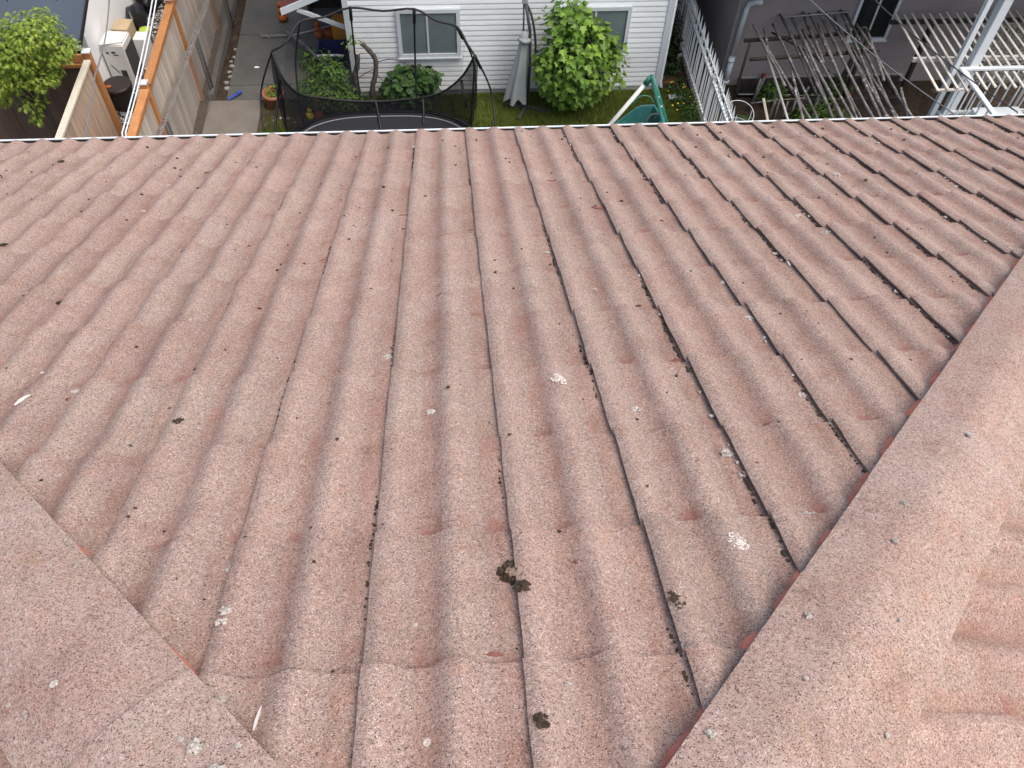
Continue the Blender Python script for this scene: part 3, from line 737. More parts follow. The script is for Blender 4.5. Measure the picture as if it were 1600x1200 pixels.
def window(x0, x1, z0, z1, mull, glassmat, parent, y, fmat, fw=.065, base=None, depth=.045):
    b = MB()
    b.span((x0, y - depth, z0), (x1, y + .01, z0 + fw)); b.span((x0, y - depth, z1 - fw), (x1, y + .01, z1)); b.span((x0, y - depth, z0 + fw), (x0 + fw, y + .01, z1 - fw)); b.span((x1 - fw, y - depth, z0 + fw), (x1, y + .01, z1 - fw))
    w = obj('window', b, fmat, parent)
    for xm in mull:
        b = MB(); b.span((xm - .016, y - depth + .010, z0 + fw), (xm + .016, y, z1 - fw)); obj('mullion', b, fmat, w)
    xs_ = [x0 + fw] + list(mull) + [x1 - fw]
    for i in range(len(xs_) - 1):
        b = MB(); b.span((xs_[i], y - .022 + .004 * i, z0 + fw), (xs_[i + 1], y - .016 + .004 * i, z1 - fw)); obj('pane', b, glassmat, w)
    b = MB(); b.span((x0 - .02, y - depth - .025, z0 - .022), (x1 + .02, y, z0)); obj('sill', b, fmat, w)
    return w
w1 = window(-.83, .245, .79, 1.68, (-.315,), M['glass'], wh, HY - .012, M['trim'])
w2 = window(1.95, 3.17, .78, 1.67, (2.56,), M['glass'], wh, HY - .012, M['trim'])
b = MB(); b.box((-.27, HY - .03, .445), (.075, .05, .085)); bevel(obj('wall_vent', b, M['trim'], wh), .006)
b = MB(); b.span((-1.66, HY - .022, 5.2), (3.86, HY + .02, 5.4)); b.quad((HX0 - .6, HY - .6, 5.3), (HX1 + .6, HY - .6, 5.3), (HX1 - 1.8, 16.5, 6.5), (HX0 + 1.8, 16.5, 6.5)); b.quad((HX1 + .6, HY - .6, 5.3), (HX1 + .6, 23, 5.3), (HX1 - 1.8, 20, 6.5), (HX1 - 1.8, 16.5, 6.5)); b.quad((HX0 - .6, 23, 5.3), (HX0 - .6, HY - .6, 5.3), (HX0 + 1.8, 16.5, 6.5), (HX0 + 1.8, 20, 6.5)); b.quad((HX0 + 1.8, 16.5, 6.5), (HX1 - 1.8, 16.5, 6.5), (HX1 - 1.8, 20, 6.5), (HX0 + 1.8, 20, 6.5)); b.quad((HX0 - .6, HY - .6, 5.28), (HX0 - .6, 23, 5.28), (HX1 + .6, 23, 5.28), (HX1 + .6, HY - .6, 5.28))
obj('roof', b, M['redroof'], wh)
# lean-to porch roof at the house's left side
po = empty('porch_roof', (-2.2, 13.6, 0), 'low lean-to roof with dark red top and white edge beside the white house', 'porch roof')
def rs(x): return 1.47 + (x + 2.765) * .40
b = MB()
for dz, in ((0,), (-.05,)): pass
x0, x1, y0, y1 = -2.77, HX0 - .02, 13.60, 17.0
b.add([(x0, y0 + .03, rs(x0) + .08), (x1, y0 + .03, rs(x1) + .08), (x1, y1, rs(x1) + .08), (x0, y1, rs(x0) + .08), (x0, y0 + .03, rs(x0) + .03), (x1, y0 + .03, rs(x1) + .03), (x1, y1, rs(x1) + .03), (x0, y1, rs(x0) + .03)], [(0, 1, 2, 3), (7, 6, 5, 4), (0, 4, 5, 1), (0, 3, 7, 4), (1, 5, 6, 2), (2, 6, 7, 3)]); obj('roof_sheet', b, M['redroof'], po)
b = MB(); b.add([(x0, y0, rs(x0) - .03), (x1, y0, rs(x1) - .03), (x1, y0, rs(x1) + .085), (x0, y0, rs(x0) + .085), (x0, y0 + .028, rs(x0) - .03), (x1, y0 + .028, rs(x1) - .03), (x1, y0 + .028, rs(x1) + .085), (x0, y0 + .028, rs(x0) + .085)], [(0, 1, 2, 3), (7, 6, 5, 4), (0, 3, 7, 4), (3, 2, 6, 7), (1, 5, 6, 2), (0, 4, 5, 1)]); obj('fascia', b, M['white_alu'], po)
b = MB(); b.beam((-2.50, 13.64, 1.52), (-1.66, 13.60, 1.17), .05, .06); obj('brace', b, M['trim'], po)
b = MB(); b.beam((-2.70, 16.1, .03), (-2.70, 16.1, 1.48), .06, .06, (0, 1, 0)); obj('post', b, M['dark_wood'], po)
b = MB(); b.span((-2.74, 16.2, .03), (HX0, 16.28, 1.7)); obj('back_wall', b, M['dark_wood'], po)

# ------------------------------------------------------------------ grey stucco house on the right
SY = 13.45
sh = empty('stucco_house', (9, SY, 0), 'grey mauve stucco house on the right with a slim window', 'house')
b = MB(); b.span((5.06, SY, -.05), (15., 23., 5.2)); obj('wall', b, M['stucco'], sh)
b = MB(); b.span((9.55, SY - .12, -.05), (15., SY - .002, 1.27)); obj('pebble_wall', b, M['pebble'], sh)
b = MB(); b.span((5.41, SY - .035, .06), (8.56, SY - .002, .165)); bevel(obj('base_board', b, M['conc_trim'], sh), .006)
b = MB(); b.span((4.6, SY - 1.15, 2.62), (15.6, 23.6, 2.78)); obj('balcony', b, M['conc_trim'], sh)
b = MB(); b.quad((4.4, SY - .6, 5.2), (15.6, SY - .6, 5.2), (15.6, 23.6, 5.2), (4.4, 23.6, 5.2)); b.quad((4.4, SY - .6, 5.22), (15.6, SY - .6, 5.22), (13, 17.5, 6.6), (7, 17.5, 6.6)); b.quad((4.4, 23.6, 5.22), (4.4, SY - .6, 5.22), (7, 17.5, 6.6), (7, 20, 6.6)); obj('roof', b, M['redroof'], sh)
window(7.19, 7.93, .88, 1.72, (7.56,), M['glass_dark'], sh, SY, M['white_alu'], .05)
b = MB(); b.tube([(5.33, SY - .30, 1.80), (5.28, SY - .22, 1.76), (5.21, SY - .11, 1.66), (5.19, SY - .075, 1.55), (5.16, SY - .075, .62)], .042, 10); b.tube([(5.16, SY - .075, .64), (5.155, SY - .075, .10)], .052, 10)
ds = obj('downspout', b, M['white_alu'], sh, True)
for z in (.56, .12):
    b = MB(); b.tube([(5.156, SY - .075, z - .025), (5.156, SY - .075, z + .025)], .064, 10); obj('collar', b, M['white_alu'], ds, True)

# ------------------------------------------------------------------ white garage, blue-grey shed
ga = empty('white_garage', (-8, 15, 0), 'white rendered garage wall behind the gravel strip', 'garage')
b = MB(); b.span((-11, 13.5, -.05), (-6.10, 22, 3.2)); obj('wall', b, M['garage'], ga)
b = MB(); b.span((-11.1, 13.42, 3.2), (-6.0, 22.1, 3.3)); obj('roof', b, M['shed_roof'], ga)
b = MB(); b.span((-6.13, 13.47, -.02), (-6.085, 22, .10)); obj('base_strip', b, M['conc_trim'], ga)
shd = empty('shed', (-7, 12.6, 0), 'low shed with a flat blue-grey sheet roof and dark edge behind the corner fence', 'shed')
b = MB(); b.add([(-9.5, 12.05, 1.86), (-5.60, 12.02, 1.86), (-5.76, 13.47, 1.93), (-9.5, 13.47, 1.93), (-9.5, 12.05, 1.90), (-5.60, 12.02, 1.90), (-5.76, 13.47, 1.97), (-9.5, 13.47, 1.97)], [(3, 2, 1, 0), (4, 5, 6, 7), (0, 1, 5, 4), (1, 2, 6, 5), (2, 3, 7, 6), (3, 0, 4, 7)]); obj('roof', b, M['shed_roof'], shd)
b = MB(); b.beam((-5.585, 12.0, 1.875), (-5.745, 13.47, 1.945), .022, .075); b.beam((-9.5, 12.03, 1.87), (-5.59, 12.0, 1.87), .022, .075); obj('edge_trim', b, M['black'], shd)
b = MB(); b.span((-9.4, 12.12, 0), (-6.22, 13.2, 1.85)); obj('wall', b, M['dark_wood'], shd)
for x, y in ((-6.28, 12.95), (-6.18, 13.28), (-6.9, 12.95), (-6.95, 13.28)):
    b = MB(); z = 1.90 + (y - 12.05) * .05; b.lathe((x, y, z), [(.014, 0), (.014, .008), (.006, .012), (.0, .013)], 8); obj('roof_screw', b, M['black'], shd)

# ------------------------------------------------------------------ cedar fences
def board_run(parent, p0, p1, z0, z1, mat, w=.14, th=.018, seed=0, gap=.004):
    rd = random.Random(seed); p0 = Vector((*p0, 0)); p1 = Vector((*p1, 0)); d = p1 - p0; L = d.length; d.normalize(); nn = Vector((-d.y, d.x, 0)); n = int(L / w)
    me = None
    for i in range(n):
        if i % 6 == 0:
            b = MB(); b.box((0, 0, (z1 - z0) / 2), (w - gap, th, z1 - z0), (d, nn, Vector((0, 0, 1)))); me = to_mesh('board', b.v, b.f, mat)
        o = link('board', me, parent, p0 + d * (w * (i + .5)) + nn * rd.uniform(-.004, .004) + Vector((0, 0, z0 + rd.uniform(-.012, .012))) - parent.location)
        o.rotation_euler = (rd.uniform(-.003, .003), rd.uniform(-.003, .003), rd.uniform(-.012, .012))
def post_cap(parent, x, y, z):
    b = MB(); b.box((x, y, z + .012), (.125, .125, .024)); b.add([(x - .055, y - .055, z + .024), (x + .055, y - .055, z + .024), (x + .055, y + .055, z + .024), (x - .055, y + .055, z + .024), (x, y, z + .055)], [(0, 1, 4), (1, 2, 4), (2, 3, 4), (3, 0, 4)]); bevel(obj('post_cap', b, M['cap_metal'], parent), .004)
FX = -4.46
lf = empty('cedar_fence', (FX, 12, 0), 'long cedar fence of grey boards with orange top rail and pale post caps', 'fence')
board_run(lf, (FX, 6.4), (FX, 19.8), .05, 1.80, M['board_grey'], seed=3)
for y0, y1 in ((6.5, 8.80), (8.92, 11.04), (11.16, 13.28), (13.40, 15.52), (15.64, 17.8), (17.92, 19.8)):
    b = MB(); b.span((FX - .05, y0, 1.83), (FX + .075, y1, 1.868)); bevel(obj('top_rail', b, M['cedar'], lf), .004)
    b = MB(); b.span((FX + .018, y0, 1.74), (FX + .050, y1, 1.828)); obj('rail_board', b, M['cedar'], lf)
    b = MB(); b.span((FX - .05, y0, .12), (FX - .016, y1, .21)); obj('bottom_rail', b, M['cedar'], lf)
for y in (8.86, 11.10, 13.34, 15.58, 17.86):
    b = MB(); b.span((FX - .055, y - .045, 0), (FX + .055, y + .045, 1.92)); bevel(obj('post', b, M['cedar'], lf), .004); post_cap(lf, FX, y, 1.92)
cf = empty('corner_fence', (-5.44, 11.9, 0), 'dark brown board fence in the corner below the shed, orange rails above', 'fence')
board_run(cf, (-9.2, 11.9), (-5.50, 11.9), .05, 1.72, M['board_brown'], seed=5)
b = MB(); b.span((-9.2, 11.86, 1.775), (-5.50, 11.895, 1.90)); obj('top_rail', b, M['cedar'], cf)
b = MB(); b.span((-9.2, 11.83, 1.70), (-5.50, 11.885, 1.755)); obj('rail_board', b, M['cedar'], cf)
b = MB(); b.span((-6.10, 11.93, 1.925), (-5.52, 11.985, 1.955)); obj('cap_strip', b, M['pale_wood'], cf)
for x in (-6.08, -5.54):
    b = MB(); b.box((x, 11.955, 1.965), (.06, .06, .05)); bevel(obj('block', b, M['pale_wood'], cf), .008)
b = MB(); b.span((-5.49, 11.855, 0), (-5.395, 11.945, 1.93)); bevel(obj('post', b, M['cedar'], cf), .004); post_cap(cf, -5.442, 11.9, 1.93)
rf = empty('return_fence', (-5.43, 11, 0), 'tan board fence panel with pale top rail running from the corner post to our eave', 'fence')
board_run(rf, (-5.43, 7.8), (-5.43, 11.82), .05, 1.80, M['board_tan'], seed=8)
b = MB(); b.span((-5.485, 7.8, 1.82), (-5.385, 11.80, 1.862)); bevel(obj('top_rail', b, M['pale_wood'], rf), .004)
b = MB(); b.span((-5.452, 11.80, .0), (-5.40, 11.848, 1.80)); obj('trim_board', b, M['cedar'], rf)
b = MB(); b.span((-5.475, 7.8, .3), (-5.442, 11.8, .39)); obj('bottom_rail', b, M['cedar'], rf)

# chain-link fence in front of the long cedar fence
ch = empty('chain_link_fence', (-4.28, 12.5, 0), 'rusty chain-link fence with a knuckled top rail in front of the cedar boards', 'fence')
def chx(y): return -4.40 + (y - 10.92) * .0605
def rail_pts(y0, y1, z): return [(chx(y0), y0, z), (chx((y0 + y1) / 2), (y0 + y1) / 2, z - .006), (chx(y1), y1, z)]
b = MB(); b.tube(rail_pts(8.5, 14.6, 1.2), .022, 8); obj('top_rail', b, M['rust'], ch, True)
b = MB(); rdm = random.Random(4)
y = 8.5
while y < 19.:
    x = chx(min(y, 14.6)) ; z = 1.215 + (0 if y < 14.6 else 0)
    b.tube([(x - .04, y, z - .02), (x - .012, y + .014, z + .034 + rdm.uniform(0, .02)), (x + .03, y + .03, z - .005)], .009, 4); b.tube([(x + .044, y + .012, z - .02), (x + .016, y + .028, z + .026 + rdm.uniform(0, .02)), (x - .02, y + .042, z - .01)], .009, 4); y += .052
tag(obj('wire_knuckles', b, M['stone'], ch), kind='stuff')
for y in (9.4, 11.2, 13.44, 15.6, 17.8):
    x = chx(min(y, 14.6))
    for dx in (-.035, .035):
        b = MB(); b.tube([(x + dx * .4, y + dx, 0), (x + dx * .4, y + dx, 1.19)], .02, 8); obj('post', b, M['dark_metal'], ch, True)
b = MB(); y = 8.5; s_ = .055
while y < 19.:
    x = chx(min(y, 14.6))
    for sg in (1, -1): b.tube([(x + .024, y, .05), (x + .024, y + sg * 1.1 * .62, 1.18)], .0017, 3, False)
    y += s_
tag(obj('wire_mesh', b, M['galv'], ch), kind='stuff')
# white stones and edging by the path
for i, (x, y, s) in enumerate([(-4.03, 13.62, .055), (-4.06, 13.80, .05), (-4.02, 13.98, .05), (-4.05, 14.13, .045), (-4.02, 14.30, .055), (-4.06, 14.46, .035), (-4.03, 14.85, .035), (-4.02, 14.60, .035)]):
    b = MB(); b.blob((x, y, s * .4), (s, s * .9, s * .6), i + 50, 2, .35); tag(obj('edging_stone', b, M['stone'], None, True), ['large pale stone edging the path, nearest the patio slab', 'pale stone second from the patio slab along the path edge', 'pale stone third from the patio slab along the path edge', 'pale stone fourth from the patio slab along the path edge', 'large pale stone fifth from the patio slab along the path edge', 'small pale stone sixth from the patio slab along the path edge', 'small pale stone farthest along the path edge', 'small pale stone last but one along the path edge'][i], 'stone', 'stones edging the concrete path')
b = MB(); b.blob((-3.42, 15.2, .05), (.035, .03, .02), 5, 2, .3); tag(obj('pale_chip', b, M['white_tube'], None, True), 'small white scrap lying on the far path slab', 'litter')
b = MB(); b.blob((-3.55, 14.22, .045), (.055, .028, .018), 6, 2, .3); tag(obj('pale_chip', b, M['white_tube'], None, True), 'small white scrap lying on the middle of the path', 'litter')
b = MB(); b.beam((-3.96, 13.24, .065), (-3.73, 13.44, .085), .045, .03); b.beam((-3.80, 13.37, .10), (-3.74, 13.43, .11), .06, .02); tag(bevel(obj('toy_shovel', b, M['blue_plastic'], None), .006), 'bright blue plastic toy shovel on the path edge', 'toy')

# ------------------------------------------------------------------ gravel strip things
bk = empty('compost_bucket', (-5.76, 13.20, 0), 'big dark brown lidded bucket with an orange label on the gravel', 'bucket')
b = MB(); b.lathe((-5.76, 13.20, 0), [(.19, .0), (.20, .02), (.225, .40), (.23, .42)], 28); obj('body', b, M['brown_plastic'], bk, True)
b = MB(); b.lathe((-5.76, 13.20, 0), [(.245, .40), (.248, .44), (.24, .462), (.20, .470), (.19, .464), (0., .468)], 28); ld = obj('lid', b, M['brown_plastic'], bk, True)
b = MB(); b.add([(-5.76 - .12 + .055 * math.cos(k * .628), 13.12 + .04 * math.sin(k * .628), .474) for k in range(10)], [tuple(range(10))]); obj('label', b, M['orange'], ld)
cb = empty('appliance_carton', (-5.86, 13.95, 0), 'white carton with black printing standing against the garage wall', 'box')
ax = (Vector((.99, -.10, 0)).normalized(), Vector((.10, .99, 0)).normalized(), Vector((0, 0, 1)))
b = MB(); b.box((-5.84, 14.02, .40), (.40, .42, .80), ax); bevel(obj('box_body', b, M['card_white'], cb), .01, 2)
b = MB(); b.box((-5.85, 14.02, .812), (.385, .40, .02), ax); b.beam((-6.03, 13.86, .83), (-5.68, 13.93, .83), .16, .012, (0, .15, 1)); obj('flap', b, M['card_white'], cb)
def onface(u, z): return Vector((-5.84, 14.02, 0)) + ax[0] * u - ax[1] * .2125 + Vector((0, 0, z))
for (u, z, w, h) in ((-.11, .66, .05, .03), (.0, .67, .07, .035), (.03, .62, .09, .02), (.06, .24, .10, .16), (.03, .10, .16, .10)):
    b = MB(); p = onface(u, z); b.box(p, (w, .004, h), ax); obj('printed_mark', b, M['card_print'], cb)
b = MB(); b.beam(onface(-.13, .42), onface(-.02, .26), .012, .004, tuple(-ax[1])); obj('printed_line', b, M['card_print'], cb)
b = MB(); b.box((-5.63, 14.02, .40), (.004, .40, .6), ax); obj('printed_side', b, M['card_print'], cb)
cf2 = MB(); cf2.box((-5.86, 14.62, .36), (.30, .34, .72), ax); tag(bevel(obj('brown_carton', cf2, M['card_brown']), .01), 'brown cardboard carton behind the white carton', 'box')
b = MB(); b.box((-5.56, 14.50, .28), (.22, .26, .56), ax); tag(bevel(obj('pale_carton', b, M['card_white']), .01), 'plain pale carton squeezed beside the brown one', 'box')
b = MB(); b.blob((-5.94, 15.55, .22), (.16, .36, .26), 3, 3, .35); tag(obj('rubbish_bag', b, M['blackbag'], None, True), 'black rubbish bag slumped by the garage wall beyond the cartons', 'bag')
b = MB(); b.blob((-5.84, 16.4, .26), (.22, .40, .32), 9, 3, .35); tag(obj('rubbish_bag', b, M['blackbag'], None, True), 'farther black rubbish bag at the top edge beside the gravel', 'bag')
jr = empty('jar', (-5.66, 15.1, 0), 'clear pot with a lime green lid beside the black bags', 'jar')
b = MB(); b.lathe((-5.68, 15.12, 0), [(.09, 0), (.095, .25), (.095, .26)], 16); obj('pot_body', b, M['galv'], jr, True); b = MB(); b.lathe((-5.68, 15.12, 0), [(.105, .26), (.105, .29), (.09, .31), (0, .315)], 16); obj('lid', b, M['lime'], jr, True)
for i, (x, y, z, m_) in enumerate([(-5.45, 14.28, .03, 'brick'), (-5.5, 14.05, .03, 'brick'), (-5.42, 13.85, .03, 'cutwood')]):
    b = MB(); b.box((x, y, z), (.09, .19, .06), (Vector((.9, .4, 0)).normalized(), Vector((-.4, .9, 0)).normalized(), Vector((0, 0, 1)))); tag(bevel(obj('loose_brick', b, M[m_]), .004), ['reddish loose brick farthest along the gravel by the cartons', 'reddish loose brick in the middle beside the white carton', 'pale wood offcut on the gravel beside the white carton'][i], 'brick' if i < 2 else 'offcut')

# ------------------------------------------------------------------ cables over the yard
def cable(name, pts, r, mat, label, n=16, sag=.03):
    P = [Vector(p) for p in pts]; out = []
    for i in range(len(P) - 1):
        for k in range(n): q = k / n; out.append(P[i].lerp(P[i + 1], q) - Vector((0, 0, sag * 4 * q * (1 - q))))
    out.append(P[-1]); b = MB(); b.tube(out, r, 6); return tag(obj(name, b, mat, None, True), label, 'cable')
cable('service_cable', [(-2.079, ey_ - .07, ez - .17), (-2.235, 4.9, 5.826), (-2.335, 6.6, 5.79), (-3.2, 19, 6.9)], .0055, M['cable_white'], 'pale overhead cable, left one of the twin pair above the gravel strip')
cable('service_cable', [(-2.057, ey_ - .07, ez - .17), (-2.212, 4.9, 5.826), (-2.305, 6.6, 5.79), (-3.12, 19, 6.9)], .0055, M['cable_white'], 'pale overhead cable, right one of the twin pair above the gravel strip')
cable('grey_cable', [(-2.303, ey_ - .07, ez - .17), (-2.476, 4.9, 5.83), (-2.57, 5.6, 5.80), (-2.60, 6.1, 5.79), (-2.668, 6.6, 5.80), (-3.6, 19, 7.0)], .0055, M['cable_grey'], 'single wavy grey cable crossing in front of the white garage wall', sag=.008)
cable('dark_cable', [(3.392, ey_ - .07, ez - .17), (3.647, 4.9, 5.81), (3.09, 6.6, 5.70), (1.0, 19, 6.5)], .0045, M['cable_grey'], 'thin grey cable crossing the bamboo trellis diagonally')
cable('dark_cable', [(3.839, ey_ - .07, ez - .17), (4.128, 4.9, 5.81), (3.64, 6.5, 5.72), (1.6, 19, 6.5)], .0050, M['cable_dark'], 'thin black cable crossing in front of the white stair posts')
for x in (-2.235, -2.476, 3.647, 4.128): pass

# ------------------------------------------------------------------ trampoline
tr = empty('trampoline', (-1.07, 10.6, 0), 'black trampoline with sagging safety net on the lawn below the eave', 'trampoline')
def ring(n, e=0.0):
    out = []
    for k in range(n):
        a = 2 * math.pi * k / n; c, s = math.cos(a), math.sin(a); p = 2 / 2.9
        out.append((-1.07 + (1.50 + e) * math.copysign(abs(c) ** p, c), 10.42 + (1.19 + e) * math.copysign(abs(s) ** p, s)))
    return out
NR = 72
b = MB(); rg = ring(NR, -.06); b.add([(x, y, .90) for x, y in rg] + [(x, y, .885) for x, y in rg], [tuple(range(NR))] + [(i, NR + i, NR + (i + 1) % NR, (i + 1) % NR) for i in range(NR)]); obj('jumping_mat', b, M['mat'], tr)
def band(e0, e1, z0, z1):
    a_, c_ = ring(NR, e0), ring(NR, e1); bb = MB(); bb.add([(x, y, z0) for x, y in a_] + [(x, y, z1) for x, y in c_], [(i, (i + 1) % NR, NR + (i + 1) % NR, NR + i) for i in range(NR)]); return bb
obj('edge_webbing', band(-.075, -.055, .905, .907), M['grey_line'], tr); obj('outer_webbing', band(.045, .060, .905, .903), M['grey_line'], tr)
obj('edge_pad', band(-.055, .10, .900, .890), M['black'], tr)
b = MB(); rg = ring(NR, .16); b.tube([(x, y, .50) for x, y in rg + rg[:1]], .025, 6, False); obj('frame_ring', b, M['black'], tr, True)
for k in range(0, NR, 12):
    x, y = ring(NR, .16)[k]; b = MB(); b.tube([(x, y, 0), (x, y, .5)], .025, 8); obj('leg', b, M['black'], tr, True)
rods = [[(-1.45, 11.92, .55), (-1.47, 12.12, 1.0), (-1.46, 12.22, 1.8), (-1.394, 11.841, 2.6)],
        [(-.52, 11.75, .55), (-.53, 11.95, 1.0), (-.50, 12.05, 1.8), (-.456, 11.779, 2.6)],
        [(-2.35, 11.55, .55), (-2.40, 11.75, 1.1), (-2.36, 11.95, 1.7), (-2.13, 11.66, 2.5)],
        [(.32, 11.45, .65), (.40, 11.75, 1.3), (.40, 11.95, 1.65), (.165, 11.62, 2.4)],
        [(-2.86, 10.9, .70), (-2.918, 11.118, 1.0), (-2.90, 11.52, 1.45), (-2.57, 11.403, 2.2)],
        [(-2.70, 11.0, .70), (-2.742, 11.142, 1.0), (-2.63, 11.60, 1.45), (-2.52, 11.25, 1.8)],
        [(.70, 10.95, .75), (.716, 11.085, 1.0), (.66, 11.46, 1.42), (.41, 11.189, 2.2)],
        [(-.95, 9.2, .7), (-1.05, 9.05, 1.3), (-1.05, 9.2, 1.9), (-1.0, 9.5, 2.2)]]
def smooth_curve(P, n=6):
    P = [Vector(p) for p in P]; out = []
    for i in range(len(P) - 1):
        p0, p1, p2, p3 = P[max(i - 1, 0)], P[i], P[i + 1], P[min(i + 2, len(P) - 1)]
        for k in range(n):
            t = k / n; out.append(.5 * ((2 * p1) + (p2 - p0) * t + (2 * p0 - 5 * p1 + 4 * p2 - p3) * t * t + (3 * p1 - p0 - 3 * p2 + p3) * t ** 3))
    return out + [P[-1]]
for i, P in enumerate(rods):
    b = MB(); b.tube(smooth_curve(P), .015 if i != 5 else .024, 6); o = obj('net_rod', b, M['black'], tr, True)
    if i in (0, 1, 3, 6):
        b = MB(); p, q = Vector(P[3]), Vector(P[2]); b.tube([p, p.lerp(q, .35)], .026, 6); obj('pocket', b, M['black'], o, True)
cord = [rods[4][3], (-2.34, 11.42, 2.33), rods[2][3], (-1.78, 11.78, 2.50), rods[0][3], (-.92, 11.80, 2.565), rods[1][3], (-.14, 11.70, 2.46), rods[3][3], (.30, 11.40, 2.27), rods[6][3]]
b = MB(); b.tube(smooth_curve(cord, 4), .017, 5); obj('top_cord', b, M['black'], tr, True)
def strip(top, bot, name, mat, nu=6, smooth=True, bulge=0.0):
    T, B_ = smooth_curve(top, nu), smooth_curve(bot, nu); m = min(len(T), len(B_)); nv = 6; v = []
    for i in range(m):
        for j in range(nv + 1):
            q = j / nv; p = T[i].lerp(B_[i], q); p = p + Vector((0, bulge * math.sin(math.pi * q), 0)); v.append(p)
    b = MB(); b.add(v, [(i * (nv + 1) + j, (i + 1) * (nv + 1) + j, (i + 1) * (nv + 1) + j + 1, i * (nv + 1) + j + 1) for i in range(m - 1) for j in range(nv)]); return obj(name, b, mat, tr, smooth)
hem = [rods[4][3], (-2.46, 11.22, 1.86), (-2.30, 11.45, 1.42), (-1.98, 11.62, 1.22), (-1.62, 11.66, 1.13), (-1.2, 11.68, 1.09), (-.78, 11.69, 1.10), (-.42, 11.66, 1.16), (-.08, 11.58, 1.32), (.22, 11.42, 1.70), rods[6][3]]
foot = [(-2.60, 11.36, 2.12), (-2.62, 11.28, 1.72), (-2.53, 11.05, .95), (-2.15, 11.45, .90), (-1.70, 11.60, .90), (-1.2, 11.625, .90), (-.80, 11.625, .90), (-.42, 11.60, .90), (.02, 11.42, .90), (.34, 11.10, 1.0), (.46, 11.16, 2.1)]
strip(hem, foot, 'net_fold', M['net_dense'])
b = MB(); b.tube(smooth_curve(hem, 5), .018, 5); obj('net_hem', b, M['black'], tr, True)
strip([rods[4][3], (-2.53, 11.28, 1.7), (-2.50, 11.0, 1.3), (-2.48, 10.4, 1.2), (-2.4, 9.6, 1.2)], [(-2.56, 11.2, 1.6), (-2.55, 11.05, 1.0), (-2.54, 10.8, .90), (-2.55, 10.3, .90), (-2.4, 9.6, .90)], 'net_side', M['net_dense'])
strip([rods[6][3], (.40, 11.15, 1.8), (.40, 10.9, 1.4), (.42, 10.4, 1.3), (.40, 9.6, 1.2)], [(.44, 11.14, 1.7), (.41, 11.0, 1.1), (.42, 10.8, .90), (.45, 10.3, .90), (.40, 9.6, .90)], 'net_side', M['net_dense'])
strip(cord[1:10:1], [hem[1], hem[2], hem[3], hem[4], hem[5], hem[6], hem[7], hem[8], hem[9]], 'net_upper', M['net_sheer'], bulge=.12)
for P in ([(-1.18, 11.66, 1.10), (-1.16, 11.64, .92), (-1.10, 11.2, .91)], [(-.42, 11.66, 1.14), (-.42, 11.60, .92), (-.42, 11.3, .91)], [(.20, 11.44, 1.62), (.26, 11.2, 1.30)]):
    b = MB(); b.tube(P, .022, 6); obj('net_strap', b, M['black'], tr, True)

# ------------------------------------------------------------------ plants
def leaf_shape(kind):
    """flat outline in x (width), y (length); z gives the fold"""
    if kind == 'maple':
        pts = [(0, 0), (.22, .06), (.50, .02), (.34, .26), (.62, .46), (.30, .50), (.24, .62), (0, 1.0), (-.24, .62), (-.30, .50), (-.62, .46), (-.34, .26), (-.50, .02), (-.22, .06)]
        return [(x, y, .12 * abs(x) - .10 * y * y) for x, y in pts] + [(0, .42, -.02)], [(14, i, (i + 1) % 14) for i in range(14)]
    if kind == 'fig':
        pts = [(0, 0), (.3, .1), (.55, .45), (.25, .45), (.33, .85), (0, 1.0), (-.33, .85), (-.25, .45), (-.55, .45), (-.3, .1)]
        return [(x, y, .15 * abs(x) - .15 * y * y) for x, y in pts] + [(0, .45, -.04)], [(10, i, (i + 1) % 10) for i in range(10)]
    if kind == 'lace':
        pts = [(0, 0), (.10, .25), (.42, .40), (.14, .45), (.34, .78), (.09, .68), (0, 1.1), (-.09, .68), (-.34, .78), (-.14, .45), (-.42, .40), (-.10, .25)]
        return [(x, y, -.22 * y * y) for x, y in pts] + [(0, .45, -.03)], [(12, i, (i + 1) % 12) for i in range(12)]
    return [(0, 0, 0), (.24, .35, .05), (.18, .7, -.02), (0, 1, -.15), (-.18, .7, -.02), (-.24, .35, .05), (0, .45, -.03)], [(6, i, (i + 1) % 6) for i in range(6)]
